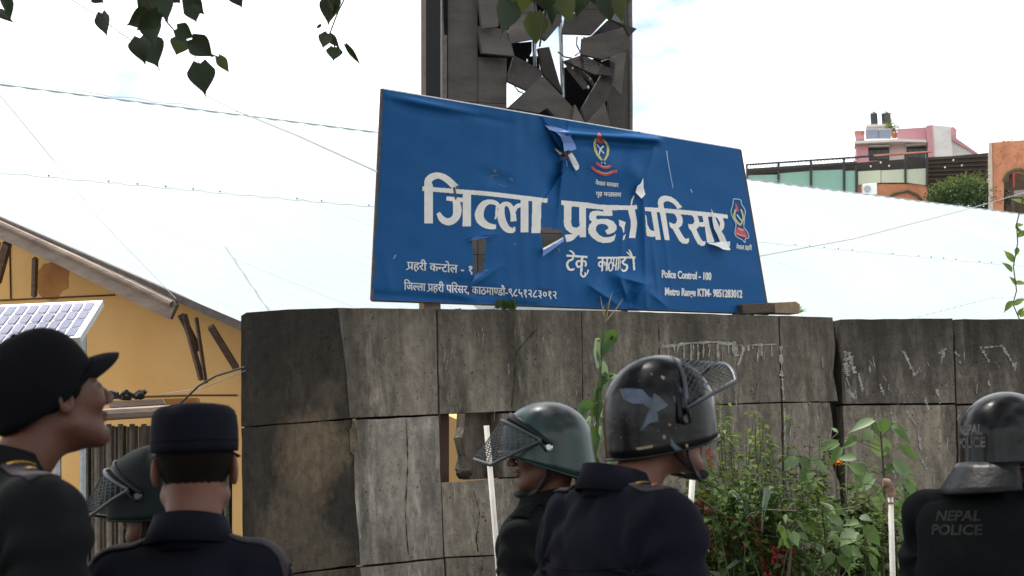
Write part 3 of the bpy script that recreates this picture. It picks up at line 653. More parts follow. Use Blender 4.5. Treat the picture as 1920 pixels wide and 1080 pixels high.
def stroke(pts, ws):
    pts = np.array(pts, float); n_ = len(pts); ws = ws if hasattr(ws, '__len__') else [ws]*n_
    # smooth
    if n_ > 2:
        tt = np.linspace(0, n_-1, (n_-1)*5+1); o_ = []; w_ = []
        for t in tt:
            i = min(int(t), n_-2); f_ = t-i; p0, p1, p2, p3 = pts[max(i-1, 0)], pts[i], pts[i+1], pts[min(i+2, n_-1)]
            o_.append(.5*((2*p1)+(p2-p0)*f_+(2*p0-5*p1+4*p2-p3)*f_**2+(3*p1-p0-3*p2+p3)*f_**3)); w_.append(ws[i]*(1-f_)+ws[i+1]*f_)
        pts = np.array(o_); ws = w_; n_ = len(pts)
    L_, R_ = [], []
    for i in range(n_):
        d = pts[min(i+1, n_-1)]-pts[max(i-1, 0)]; d = d/(np.linalg.norm(d)+1e-9); nn = np.array([-d[1], d[0]])*ws[i]/2; L_.append(tuple(pts[i]+nn)); R_.append(tuple(pts[i]-nn))
    return [L_[i] for i in range(n_)] + R_[::-1]
def sq(pts, ws):                                  # stroke as separate quads (safe when it curls over itself)
    P = stroke(pts, ws); k = len(P)//2; L_, R_ = P[:k], P[k:][::-1]
    return [[L_[i], L_[i+1], R_[i+1], R_[i]] for i in range(k-1)]
def union_raster(name, polys, m, cell=.75, off=.002):
    allp = np.vstack([np.array(P) for P in polys]); x0, y0 = allp.min(0)-1; x1, y1 = allp.max(0)+1
    gx_, gy_ = np.meshgrid(np.arange(x0, x1, cell), np.arange(y0, y1, cell)); cxx, cyy = gx_[:-1, :-1]+cell/2, gy_[:-1, :-1]+cell/2
    k_ = np.zeros(cxx.shape, bool)
    for P in polys:
        a = np.array(P); i0, i1 = [int((a[:, 1].min()-y0)/cell)-1, int((a[:, 1].max()-y0)/cell)+2]; j0, j1 = [int((a[:, 0].min()-x0)/cell)-1, int((a[:, 0].max()-x0)/cell)+2]
        i0 = max(i0, 0); j0 = max(j0, 0); k_[i0:i1, j0:j1] |= inpoly(cxx[i0:i1, j0:j1], cyy[i0:i1, j0:j1], P)
    for h in HOLES: k_ &= ~inpoly(cxx, cyy, h)
    V_, F_ = gridmesh(gx_, gy_, k_, off); return obj(name, V_, F_, m, sign, smooth=True)
# main title, word 1 (strokes) in picture units on the board
W1 = []
W1 += sq([(792, 353.5), (860, 359), (922, 364), (1026.5, 376.5)], 8.5)
W1 += sq([(804, 346), (803.4, 419)], 16) + sq([(803, 350), (803.5, 338), (812, 331), (824, 329.5), (838, 336), (855, 352)], [15, 14, 13, 11.5, 12.5, 13])
W1 += sq([(875.5, 360), (875, 424.5)], 15.5) + sq([(837, 372), (868, 375)], 8) + sq([(855, 374), (857.5, 394.5), (853.5, 409), (841, 416), (829, 411), (821.5, 399)], [13, 16, 14, 13.5, 12, 7])
W1 += sq([(936, 389), (930, 381), (917, 378.5), (905, 385), (898.5, 401), (902, 414), (914, 423), (930, 425.5)], [7, 8, 9, 13, 16.5, 16, 12, 8]) + sq([(931, 388), (930.5, 404), (928, 411)], [4, 4, 3])
W1 += sq([(963, 415), (962, 400.6), (957, 387), (949, 382), (941, 388), (939.6, 404.6), (943.5, 419), (951.5, 429.5), (962, 432), (964.5, 425)], [11, 10, 9, 8, 11, 14.5, 15, 13, 9, 2]) + sq([(962, 399), (967, 389), (975, 385), (984, 388)], [8, 8, 8, 10])
W1 += sq([(983.4, 371), (983.4, 435.5)], 14.5) + sq([(1006.8, 374), (1005, 437)], 17)
# word 2, traced outlines
tB = lambda p_: T(1050, 360, 9.82, p_)
W2 = [tB(p_) for p_ in (
 [(22,152),(500,195),(740,235),(1300,250),(1410,235),(1428,308),(1375,325),(1000,335),(780,325),(480,295),(70,245),(22,235)],
 [(75,225),(215,240),(205,560),(220,625),(260,655),(310,658),(360,625),(400,700),(360,760),(250,775),(180,745),(110,690),(75,620),(68,560)],
 [(352,250),(478,265),(478,832),(362,832)], [(90,790),(250,770),(370,745),(375,775),(330,800),(260,870),(200,905),(120,920)],
 [(790,300),(960,300),(965,440),(680,435),(660,460),(680,500),(870,495),(980,540),(1040,620),(1040,690),(1000,740),(900,780),(865,775),(830,710),(885,680),(890,640),(850,600),(770,585),(700,600),(660,650),(665,720),(720,790),(800,830),(900,830),(980,810),(1030,770),(1000,890),(930,930),(800,940),(690,910),(590,840),(530,760),(518,680),(540,600),(590,550),(545,510),(535,450),(550,390),(600,350),(700,345),(800,360)],
 [(1085,510),(1210,555),(1190,640),(1180,750),(1165,750),(1150,680),(1120,635),(1090,620)], [(1215,770),(1180,880),(1155,890),(1165,810)],
 [(1250,330),(1375,310),(1400,440),(1420,560),(1415,650),(1385,850),(1270,845),(1305,620),(1300,520)], [(1380,50),(1345,150),(1322,245),(1300,245),(1310,150),(1345,80)])]
tA = lambda p_: T(1200, 350, 8.306, p_)
W3 = [tA(p_) for p_ in (
 [(78,318),(300,330),(700,365),(1100,402),(1362,437),(1370,495),(1280,490),(1100,468),(640,432),(380,404),(80,378)],
 [(170,375),(258,385),(325,825),(245,825),(225,700)], [(82,430),(100,470),(115,590),(150,660),(190,690),(225,690),(245,770),(190,785),(110,768),(95,700)],
 [(285,320),(372,320),(397,400),(462,832),(385,830),(318,450)],
 [(290,340),(275,250),(290,190),(330,150),(400,138),(480,155),(560,205),(660,320),(585,352),(560,310),(500,250),(440,225),(390,230),(362,260),(375,340)],
 [(500,395),(555,450),(578,510),(560,570),(520,580),(455,550),(465,620),(510,660),(560,750),(610,840),(660,885),(730,890),(765,860),(760,800),(710,815),(670,770),(630,700),(600,645),(650,605),(668,540),(655,470),(610,405)],
 [(785,420),(835,480),(848,545),(820,585),(748,580),(762,650),(800,690),(850,800),(900,890),(960,925),(1010,915),(1025,850),(975,850),(940,800),(900,720),(878,660),(920,620),(1010,625),(1000,550),(925,555),(915,500),(880,430)],
 [(965,445),(1055,460),(1085,620),(1160,865),(1045,870),(1010,620)],
 [(1150,440),(1290,480),(1315,580),(1305,650),(1270,695),(1240,640),(1245,560),(1205,490)], [(1265,690),(1310,760),(1350,860),(1405,850),(1405,920),(1380,945),(1340,900)])]
union_raster('title_lettering', W1+W2+W3, MT['white'], .7)
# place line
t4 = lambda p_: T(1040, 370, 4.8, p_)
def s4(p_, w_): return sq(t4(p_), [a/4.8 for a in w_] if hasattr(w_, '__len__') else w_/4.8)
W4 = []
for p_, w_ in (([(105,524),(296,537)],16),([(133,478),(165,498),(178,530)],[10,14,14]),([(165,535),(160,558),(128,572),(112,605),(128,645),(160,652),(178,640)],[14,13,15,17,17,15,8]),([(247,535),(240,665)],18),([(245,580),(215,572),(196,595),(212,628),(242,610)],[12,14,15,14,10]),([(245,580),(272,575),(282,600),(274,622)],[10,12,13,10]),
              ([(240,660),(236,690),(256,714),(278,700),(272,676)],[12,13,14,13,10]),([(303,652),(290,695)],[12,5]),([(388,545),(726,540)],14),([(433,548),(426,665)],14),([(432,590),(410,580),(396,600),(408,622),(428,612)],[9,11,12,11,8]),([(432,590),(448,583),(455,600),(450,618)],[8,9,9,7]),([(474,548),(467,662)],13),
              ([(508,548),(508,572)],10),([(508,575),(488,605),(488,645),(502,662),(520,640),(522,600),(508,580)],[9,10,11,11,11,10,8]),([(532,548),(530,600),(538,618),(552,604)],[8,8,8,6]),([(558,548),(550,658)],9),([(578,548),(570,655)],8),([(592,548),(588,640)],6),
              ([(640,545),(628,565),(610,580),(625,602),(650,612),(648,645),(622,664),(600,645)],[13,13,14,13,15,15,13,9]),([(708,545),(716,655)],[15,14]),([(700,540),(685,500),(668,470)],[12,12,6]),([(690,540),(664,505),(645,492)],[11,10,5])):
    W4 += s4(p_, [a_*1.25 for a_ in w_] if hasattr(w_, '__len__') else w_*1.2)
union_raster('place_lettering', W4, MT['white'], .6)
# smaller lines set from font outlines, glyph by glyph in visual order
_cu = bpy.data.curves.new('glyph', 'FONT'); _go = bpy.data.objects.new('glyph', _cu); COL.objects.link(_go); _gc = {}
def _mesh(s_, offset=.0):
    key = (s_, offset)
    if key in _gc: return _gc[key]
    _cu.body = s_; _cu.offset = offset; _cu.fill_mode = 'BOTH'; _cu.resolution_u = 3; bpy.context.view_layer.update()
    ev = _go.evaluated_get(bpy.context.evaluated_depsgraph_get()); me_ = ev.to_mesh()
    V_ = np.array([v_.co[:2] for v_ in me_.vertices]).reshape(-1, 2); F_ = [list(p_.vertices) for p_ in me_.polygons]; ev.to_mesh_clear(); _gc[key] = (V_, F_); return _gc[key]
def adv(ch, ref):
    a = _mesh(ch+ref)[0][:, 0].max(); b = _mesh(ref)[0][:, 0].max(); return a-b
def line_mesh(tokens, off=.02, ref='क'):
    mb_ = MB(); x = 0
    for tk in tokens:
        ch, cut = tk if isinstance(tk, tuple) else (tk, 1)
        if ch == ' ': x += .30; continue
        if ch == '/': mb_.add([(x-.30, .12, 0), (x-.62, -.06, 0), (x-.66, .0, 0), (x-.30, .20, 0)], [(0, 1, 2, 3)]); continue
        V_, F_ = _mesh(ch, off)
        a = adv(ch, ref)
        if cut < 1:
            lim = V_[:, 0].max()*cut; V_ = V_.copy(); V_[:, 0] = np.minimum(V_[:, 0], lim); a = lim
        mb_.add(np.c_[V_+[x, 0], np.zeros(len(V_))], F_); x += a
    return mb_.V(), mb_.f
def text_on_sign(name, tokens, p0, p1, h, m, off=.02, ref='क', slant=0, up=None, bold=.7):
    V_, F_ = line_mesh(tokens, off, ref); Lx = V_[:, 0].max()
    d = np.array(p1, float)-np.array(p0, float); upv = np.array(up if up else (0, -1.0))
    P = np.array(p0)+V_[:, :1]/Lx*d+V_[:, 1:2]*h*upv+np.array([slant, 0])*V_[:, 1:2]*h
    ok = np.ones(len(F_), bool); c = np.array([P[f_].mean(0) for f_ in F_])
    for hh in HOLES: ok &= ~inpoly(c[:, 0], c[:, 1], hh)
    Fk = [f_ for f_, k_ in zip(F_, ok) if k_]; b_ = MB().add(S(P[:, 0], P[:, 1], .003), Fk).add(S(P[:, 0]+bold, P[:, 1], .0034), Fk).add(S(P[:, 0]+bold/2, P[:, 1]+bold*.4, .0038), Fk)
    b_.obj(name, m, sign)
CW = MT['cream']
text_on_sign('control_line', list('प')+['/']+list('हरी ')+['क', ('न', .6), 'ट', 'ो', 'ल', ' ', '-', ' ', '१', '०'], (763, 505), (897, 514), 23, CW, .0, bold=1.0)
text_on_sign('district_line', ['ि', 'ज', ('ल', .66), 'ल', 'ा', ' ', 'प', '/', 'ह', 'र', 'ी', ' ', 'प', 'ि', 'र', 'स', 'र', ',', ' ', 'क', 'ा', 'ठ', 'म', 'ा', ('ण', .6), 'ड', 'ौ', '-']+list('९८५१२८३०१२'), (757, 543), (1043, 560), 22, CW, .0, bold=.9)
text_on_sign('government_line', list('नेपाल सरकार'), (1116, 346.5), (1159, 351), 11.5, MT['cream'], .0, bold=.9)
text_on_sign('ministry_line', ['ग', 'ृ', 'ह', ' ', 'म', ('न', .6), 'त', '/', 'ा', 'ल', 'य'], (1117, 367), (1164, 369), 12, MT['cream'], .0, bold=.9)
text_on_sign('police_control_line', list('Police Control - 100'), (1240, 520), (1333, 525), 20, CW, .02, 'n', bold=1.0)
text_on_sign('metro_range_line', list('Metro Range KTM- 9851283012'), (1246, 553), (1391, 558), 20, CW, .02, 'n', bold=1.0)
text_on_sign('nepal_police_line', ['न', 'े', 'प', 'ा', 'ल', ' ', 'प', '/', 'ह', 'र', 'ी'], (1380, 467), (1409, 469), 12, MT['cream'], .0, bold=.8)
bpy.data.objects.remove(_go)
# central crest
tE = lambda p_: T(1090, 240, 7.71, p_)
def sE(p_, w_): return sq(tE(p_), [a/7.71 for a in w_] if hasattr(w_, '__len__') else w_/7.71)
crest = dict(yel=sE([(212,150),(192,230),(205,320),(245,400),(300,465)], [26,34,36,38,26])+sE([(312,165),(365,230),(385,300),(375,390),(330,470)], [22,30,32,34,28]),
             red=[tE([(255,62),(290,100),(310,215),(270,222),(225,200),(222,110)])]+sE([(148,565),(230,630),(350,672),(440,640),(518,620)], [34,42,44,42,40])+sE([(218,505),(300,560),(370,570),(430,545)], [34,40,40,34]),
             pinkp=sE([(225,610),(340,655),(450,625)], [12,22,12])+sE([(275,545),(340,562),(400,545)], [10,18,10])+[tE([(232,160),(255,155),(260,190),(240,195)])],
             white=sE([(262,385),(275,310),(322,260)], [8,22,26]), pale=sE([(222,235),(280,310),(330,372)], [18,18,16])+sE([(290,520),(300,490)], 12)+sE([(330,490),(352,525)], 12))
def pieces(d_, pref):
    out_ = []
    for k_, ps in d_.items():
        if k_ in ('red', 'pinkp', 'pale') :
            grp, cur = [], []
            for P in ps:
                a_ = np.array(P)
                if cur and min(np.linalg.norm(a_[:, None]-np.array(cur[-1])[None], axis=2).min(), 9) > .8: grp.append(cur); cur = []
                cur.append(P)
            grp.append(cur); out_ += [(k_, g_) for g_ in grp]
        else: out_.append((k_, ps))
    return out_
for k_, ps in pieces(crest, ''): union_raster({'yel': 'crest_wreath', 'red': 'crest_ribbon', 'pinkp': 'crest_ribbon_lettering', 'white': 'crest_khukuri', 'pale': 'crest_baton'}[k_], ps, MT[k_], .5, .002+.0006*len(k_))
tF = lambda p_: T(1350, 360, 9.0, p_)
def sF(p_, w_): return sq(tF(p_), w_/9.0)
badge = dict(pale=sF([(225,115),(345,130),(360,200),(425,310),(415,430),(400,580)], 14)+sF([(225,115),(215,220),(185,330),(220,440),(270,540),(250,700),(290,760),(380,810),(420,855),(430,790),(485,770),(470,690),(400,590)], 13),
             yel=sF([(265,290),(240,400),(270,480),(340,560)], 34)+sF([(350,290),(385,380),(385,480),(345,560)], 30), red=[tF([(262,180),(300,250),(320,330),(280,320),(255,250)]), tF([(290,590),(400,620),(470,760),(420,780),(340,745),(262,730),(260,680)])],
             pinkp=sF([(310,610),(350,640),(400,640)], 26)+sF([(280,690),(350,730),(430,740)], 20), white=sF([(285,380),(365,490)], 16))
for k_, ps in pieces(badge, ''): union_raster({'yel': 'badge_wreath', 'red': 'badge_ribbon', 'pinkp': 'badge_ribbon_lettering', 'white': 'badge_khukuri', 'pale': 'badge_outline'}[k_], ps, MT[k_], .5, .002+.0006*len(k_))
# scratches and scuffs
union_raster('scratch', sq([(1250, 283), (1253, 305), (1262, 353)], [1.6, 1.2, .8])+sq([(1295, 355), (1298, 361)], 1.2)+sq([(1062, 300), (1064, 312)], .8)+sq([(738, 485), (742, 478)], 1.2), MT['pale'], .5, .0025)
SCF = union_raster('scuff', sq([(925, 318), (930, 323)], 5)+sq([(955, 334), (962, 339)], 4)+sq([(918, 331), (935, 327)], 1.5)+sq([(935, 345), (950, 351)], 1.5)+sq([(965, 455), (966, 460)], 3)+sq([(1046, 465), (1050, 472)], 3)+sq([(855, 350), (862, 348)], 3), mat('grey_scuff', (.10, .15, .24), .7), .5, .0025); SCF['kind'] = 'stuff'
union_raster('grime', sq([(848, 535), (880, 542), (905, 552)], [6, 12, 5])+sq([(1010, 540), (1040, 545)], 4), mat('banner_grime', (.010, .045, .13), .8), .8, .0035)
# torn flaps standing off the board
def flap(pts, offs, m, name='torn_flap'):
    P = [S(np.array([x]), np.array([y]), o_)[0] for (x, y), o_ in zip(pts, offs)]
    o = obj(name, P, tessellate_polygon([[Vector(p_) for p_ in P]]), m, sign); s_ = o.modifiers.new('solid', 'SOLIDIFY'); s_.thickness = .0015; return o
flap([(1021, 234), (1030, 243), (1042, 247), (1051, 256), (1056, 268), (1058, 284), (1066, 281), (1072, 283), (1081, 279), (1077, 268), (1071, 258), (1069, 248), (1050, 240), (1035, 236)], [.005, .02, .03, .035, .04, .045, .04, .04, .035, .03, .02, .006, .006, .005], MT['bluel'])
flap([(1065, 291), (1072, 286), (1079, 297), (1086, 311), (1085, 317), (1080, 320), (1075, 312)], [.012, .01, .025, .035, .04, .035, .02], MT['whiteb'])
flap([(1053, 283), (1042, 278), (1044, 286), (1052, 291), (1056, 296), (1062, 292)], [.006, .01, .012, .014, .01, .008], MT['grim'])
flap([(1044, 281), (1040, 278), (1050, 290), (1057, 289)], [.012, .012, .02, .018], MT['cream'])
t2 = lambda p_: T(1000, 200, 4.355, p_)
flap(t2([(898, 582), (880, 625), (850, 650), (835, 700), (885, 750), (915, 715), (900, 660)]), [.01, .02, .03, .03, .04, .03, .02], MT['whiteb'])
flap(tA([(1108,345),(1145,420),(1180,500),(1230,620),(1260,680),(1330,860),(1410,980),(1380,992),(1290,975),(1230,940),(1160,912),(1080,892),(1055,875),(1150,880),(1250,862),(1200,740),(1150,650),(1130,540),(1125,460)]), [.006,.012,.016,.02,.02,.03,.045,.05,.05,.04,.035,.025,.015,.012,.012,.012,.012,.01,.008], MT['whiteb'])
flap([(1018, 468), (1018, 481), (1058, 452), (1056, 445)], [.02, .035, .03, .008], MT['bluel'])
flap([(1018, 465.5), (1019, 469), (1056, 447.5), (1056, 444.5)], [.028, .03, .03, .03], MT['whiteb'])
flap([(878, 451.5), (886, 450), (912, 446), (924, 443), (920, 440), (905, 440), (890, 443)], [.006, .02, .02, .004, .003, .003, .003], mat('folded_blue_vinyl', (.03, .12, .36), .4))
flap([(907, 508), (911, 506), (916, 506), (892, 525), (884, 531), (889, 518)], [.02, .014, .006, .008, .006, .018], mat('folded_blue_vinyl_lower', (.035, .14, .40), .4))
# frame
def tubeS(a, b, r_, off, name, m): MB().tube([S(np.array([a[0]]), np.array([a[1]]))[0]*0+SG.hit(*a, off), SG.hit(*b, off)], r_, 6).obj(name, m, sign)
tubeS((716, 167), (697, 563), .010, -.004, 'frame_bar', MT['grim']); tubeS((717, 168), (1387, 281), .009, -.022, 'frame_bar', MT['galv'])
tubeS((1388, 280), (1441, 590), .008, -.022, 'frame_bar', MT['grim']); tubeS((697, 563), (1440, 589), .008, -.030, 'frame_bar', MT['grim'])
for x0, x1 in ((930, 938), (1172, 1190)):
    tubeS((x0, 215 if x0 < 1000 else 262), (x1, 580), .012, -.08, 'frame_bar', MT['galv'])
slab('support_post', Plane(SG.p, SG.n), [(795, 566), (826, 566), (827, 600), (796, 600)], .05, MT['brickt'], sign, off=-.09)
tubeS((1160, 262), (1170, 590), .018, -.12, 'support_post', MT['grim']); tubeS((1370, 285), (1410, 600), .018, -.12, 'support_post', MT['grim'])
flap([(1190, 250), (1198, 246), (1204, 252), (1194, 255)], [-.02, -.01, -.02, -.02], MT['rust'], 'rusty_corner')
flap([(1200, 251), (1215, 252), (1230, 260), (1210, 260)], [-.01, -.01, -.01, -.01], MT['blue'])

# ------------------------------------------------------------------ far buildings on the right
def px6(pts): return T(1380, 190, 3.483, pts)
def extr(name, pl, poly, depth, m, parent, off=0): return slab(name, pl, poly, depth, m, parent, off=off)
PK = vplane(at(1700, 300, 62), -11)
pinkb = thing('pink_house', PK.hit(1690, 300)*np.array([1, 1, 0]), 'pink house with two black rooftop water tanks, far beyond the roof', 'house')
def gz0(pl, pts):        # run the two lowest corners down to the ground
    return pts
def block(pl, x0, x1, y0, y1, depth, m, parent, name='wall', off=0):
    P = [pl.hit(x0, y0, off), pl.hit(x1, y1, off)]; Q = [P[1].copy(), P[0].copy()]; Q[0][2] = 0; Q[1][2] = 0
    o = MB().prism([P[0], P[1], Q[0], Q[1]], -pl.n*depth).obj(name, m, parent)
    bm = bmesh.new(); bm.from_mesh(o.data); bmesh.ops.recalc_face_normals(bm, faces=bm.faces); bm.to_mesh(o.data); bm.free(); return o
block(PK, 1605, 1737, 266, 263, 8, MT['pinkw'], pinkb); block(PK, 1605, 1627, 267, 266, 2, MT['pink'], pinkb, off=.4)
extr('parapet', PK, px6([(1055, 180), (1242, 168), (1242, 256), (1055, 262)]), .3, MT['pink'], pinkb, off=.25)
extr('roof_slab', PK, px6([(775, 258), (1050, 245), (1245, 252), (1245, 266), (1050, 262), (775, 275)]), 1.2, MT['wht'], pinkb, off=.7)
extr('parapet', PK, px6([(778, 196), (800, 190), (838, 220), (840, 248), (782, 252)]), .3, MT['pink'], pinkb, off=.3)
block(PK, 1737, 1748, 235, 234, 8, MT['pink'], pinkb, 'stair_tower', off=.5); block(PK, 1748, 1782, 234, 237, 8, MT['wht'], pinkb, 'stair_tower', off=.45)
extr('stair_wall', PK, px6([(1400, 225), (1420, 250), (1580, 345), (1580, 420), (1400, 420)]), .3, MT['wht'], pinkb, off=-1)
extr('stair_rail', PK, px6([(1405, 218), (1440, 240), (1580, 338), (1570, 345), (1405, 250)]), .1, MT['pink'], pinkb, off=-.9)
extr('stair_head', PK, px6([(1402, 170), (1420, 165), (1442, 185), (1440, 235), (1402, 225)]), 2, MT['pink'], pinkb, off=-1.2)
for wx in ((862, 1000, 298, 385), (1115, 1240, 290, 372)):
    wf = extr('window', PK, px6([(wx[0], wx[2]), (wx[1], wx[2]-6), (wx[1], wx[3]), (wx[0], wx[3])]), .06, MT['darkm'], pinkb, off=.05)
    for k in range(3):
        a = wx[0]+6+(wx[1]-wx[0]-8)*k/3; b = a+(wx[1]-wx[0]-8)/3-5
        extr('pane', PK, px6([(a, wx[2]+22), (b, wx[2]+20), (b, wx[3]-5), (a, wx[3]-5)]), .02, MT['win'], wf, off=.09)
    extr('lintel', PK, px6([(wx[0]-8, wx[2]-10), (wx[1]+4, wx[2]-16), (wx[1]+4, wx[2]-8), (wx[0]-8, wx[2]-2)]), .4, MT['wht'], pinkb, off=.35)
for a, b in ((880, 927), (953, 1014)):
    c = PK.hit(*px6([((a+b)/2, 150)])[0], -1.2); rr = (b-a)/2/3.483/FPX*c[1]
    tk = thing('water_tank', c, 'black rooftop water tank, %s of the two on the pink house' % ('left' if a == 880 else 'right'), 'water tank', 'black tanks on the pink house')
    hh = 82/3.483/FPX*c[1]
    MB().tube([c, c+np.array([0, 0, hh*.86]), c+np.array([0, 0, hh*.93]), c+np.array([0, 0, hh])], [rr, rr, rr*.8, rr*.35], 20).obj('tank_body', MT['tank'], tk, smooth=False)
    for k in range(4): MB().tube([c+np.array([0, 0, hh*(.15+.2*k)]), c+np.array([0, 0, hh*(.15+.2*k)+.05])], rr*1.03, 20).obj('rib', MT['tank'], tk)
    MB().tube([c+np.array([0, 0, hh]), c+np.array([0, 0, hh*1.05])], rr*.4, 14).obj('lid', MT['tank'], tk)
rk_ = thing('tank_stand', PK.hit(*px6([(930, 180)])[0], -1)*1.0, 'white slab and steel stand under the two black tanks', 'stand')
extr('slab', PK, px6([(850, 152), (1020, 148), (1020, 160), (850, 164)]), 1.8, MT['wht'], rk_, off=-.6)
extr('stand_wall', PK, px6([(856, 163), (1014, 160), (1014, 182), (856, 184)]), 1.2, MT['wht'], rk_, off=-.8)
pv = thing('solar_heater', PK.hit(*px6([(930, 240)])[0], 0), 'blue-grey solar collector below the rooftop tanks on the pink house', 'solar collector')
for k in range(2):
    x0 = 850+k*82; extr('collector', PK, px6([(x0, 184), (x0+78, 182), (x0+80, 238), (x0+2, 240)]), .12, mat('collector_glass', (.20, .23, .30), .3), pv, off=.5)
extr('collector_frame', PK, px6([(846, 180), (1012, 178), (1014, 242), (846, 244)]), .1, MT['wht'], pv, off=.4)
def bush(name, cs, n, m, m2, size, lab, cat, stems=None, label_group=None):
    """leafy mass: leaf-sized faces scattered in shells round several centres"""
    o_ = thing(name, np.array(cs[0][0])*np.array([1, 1, 0]) if True else 0, lab, cat)
    mb1, mb2 = MB(), MB()
    for c, r_ in cs:
        for i in range(int(n*r_[0]*r_[2])):
            d = RNG.normal(size=3); d /= np.linalg.norm(d); k = RNG.uniform(.55, 1.0)*(1+.18*math.sin(5*d[0]+7*d[2])); p_ = np.array(c)+d*np.array(r_)*k
            a = RNG.normal(size=3); a /= np.linalg.norm(a); b = np.cross(a, RNG.normal(size=3)); b /= np.linalg.norm(b)+1e-9; s_ = size*RNG.uniform(.6, 1.3)
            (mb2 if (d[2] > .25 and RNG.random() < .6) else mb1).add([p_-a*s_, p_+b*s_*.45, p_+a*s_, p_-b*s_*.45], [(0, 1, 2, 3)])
    mb1.obj('foliage', m, o_, kind='stuff')
    if mb2.v: mb2.obj('foliage', m2, o_, kind='stuff')
    for c, r_ in cs:
        MB().tube([(c[0], c[1], 0), (c[0]+.05, c[1], c[2]-r_[2]*.3)], [.10, .04], 6).obj('trunk', MT['bark'], o_)
    return o_
# pot plants on the pink roof
for k, (x, y) in enumerate(((1010, 200), (1035, 215))):
    c = PK.hit(*px6([(x, y+25)])[0], -.3); t_ = thing('potted_plant', c, 'small potted shrub on the pink house roof, %s one beside the solar collector' % ('nearer' if k else 'taller'), 'plant')
    MB().tube([c, c+np.array([0, 0, .2])], [.10, .15], 10).obj('pot', MT['brick'], t_)
    m_ = MB()
    for i in range(160):
        p_ = c+np.array([RNG.normal()*.13, RNG.normal()*.12, .25+abs(RNG.normal())*.22]); a = RNG.normal(size=3)*.06; b = RNG.normal(size=3)*.04; m_.add([p_, p_+a, p_+b], [(0, 1, 2)])
    m_.obj('leaves', MT['hedgel'], t_, kind='stuff')
for k in range(2):
    c = PK.hit(*px6([(795+k*28, 244)])[0], .2); t_ = thing('flower_pot', c, 'red clay flower pot on the balcony corner, %s of two' % ('right' if k else 'left'), 'pot'); MB().tube([c, c+np.array([0, 0, .3]), c+np.array([0, 0, .3])], [.09, .13, .10], 10).obj('pot', MT['brick'], t_)

# terrace restaurant
TR = vplane(at(1560, 320, 40), -8)
terr = thing('terrace_building', TR.hit(1600, 350)*np.array([1, 1, 0]), 'brick terrace building with green glass screens and dark canopy roof', 'building')
def X6(*p_): return px6(list(p_))
block(TR, 1606, 1738, 345, 345, 6, MT['brick'], terr, 'brick_wall', off=-.05)
block(TR, 1395, 1607, 332, 345, 6, MT['brick'], terr, 'brick_wall', off=-.2)
gl = [(80, 270, 482, 478, 508, 530), (285, 482, 470, 455, 530, 552), (497, 700, 452, 446, 555, 585), (715, 780, 455, 452, 588, 594)]
for x0, x1, ya, yb, yc, yd in gl: extr('glass_panel', TR, X6((x0, ya), (x1, yb), (x1, yd+20), (x0, yc+20)), .03, MT['glassg'], terr)
for x0, x1 in ((797, 945), (949, 1100), (1114, 1243)): extr('cream_panel', TR, X6((x0, 458-(x0-797)*.04), (x1, 455-(x1-797)*.04), (x1, 530 if x1 < 1105 else 548), (x0, 545 if x0 < 900 else 530)), .03, MT['glassc'], terr)
for x, y0, y1 in ((70, 410, 500), (277, 396, 530), (490, 383, 556), (705, 370, 590), (785, 400, 600), (1106, 345, 530), (1247, 335, 550)):
    extr('post', TR, X6((x-6, y0), (x+7, y0), (x+9, y1), (x-5, y1)), .15, MT['darkm'], terr, off=.06)
for a, b, w_ in (((65, 412), (790, 362), 4), ((65, 448), (790, 400), 9), ((790, 362), (1250, 330), 4)):
    extr('rail', TR, X6((a[0], a[1]-w_), (b[0], b[1]-w_), (b[0], b[1]+w_), (a[0], a[1]+w_)), .1, MT['darkm'], terr, off=.08)
extr('canopy_beam', TR, X6((70, 455), (500, 425), (800, 400), (1250, 365), (1250, 440), (800, 452), (500, 452), (70, 480)), 2.5, MT['shed'], terr, off=-.4)
extr('canopy_roof', TR, X6((1250, 365), (1400, 358), (1650, 335), (1650, 500), (1250, 520)), 4, MT['shed'], terr, off=-.3)
for k in range(6):
    y = 372+k*26; extr('canopy_slat', TR, X6((1255, y+4), (1645, y-16+k*3), (1645, y-12+k*3), (1255, y+9)), .05, MT['rust'], terr, off=-.24)
mb = MB()
for k in range(34):
    x = 90+k*21; y = 408-(x-90)*.065; mb.tube([TR.hit(*X6((x, y))[0], .1), TR.hit(*X6((x+10, y+24+4*math.sin(k)))[0], .1), TR.hit(*X6((x+20, y+2))[0], .1)], .014, 4)
mb.obj('railing_scroll', MT['darkm'], terr, kind='stuff')
extr('red_beam', TR, X6((900, 348), (1280, 322), (1280, 330), (900, 357)), .1, MT['brick'], terr, off=.12)
for x, y in ((1365, 432), (1420, 385), (1475, 420), (880, 425), (1000, 422), (945, 400)):
    c = TR.hit(*X6((x, y))[0], .0); _b = bmesh.new(); bmesh.ops.create_uvsphere(_b, u_segments=8, v_segments=6, radius=.024)
    me = bpy.data.meshes.new('lamp_shade'); _b.to_mesh(me); _b.free(); me.materials.append(MT['lampw']); o = bpy.data.objects.new('lamp_shade', me); COL.objects.link(o); o.parent = terr; o.location = Vector(c)-Vector(terr.location)
# arch ring on the brick wall
for q_ in ([(985, 640), (1040, 600), (1120, 585), (1180, 610), (1215, 650)],):
    MB().tube([TR.hit(*X6(p_)[0], .0) for p_ in q_], .04, 6).obj('brick_arch', MT['rust'], terr)
ac = thing('air_conditioner', TR.hit(1630, 360, .3), 'white air conditioner unit on the brick terrace wall', 'air conditioner')
bevel(extr('casing', TR, X6((826, 540), (920, 532), (922, 608), (828, 612)), .35, MT['acw'], ac, off=.35), .02)
c = TR.hit(*X6((857, 572))[0], .36); MB().tube([c, c+TR.n*.03], .085, 20).obj('fan_grille', MT['galv'], ac)
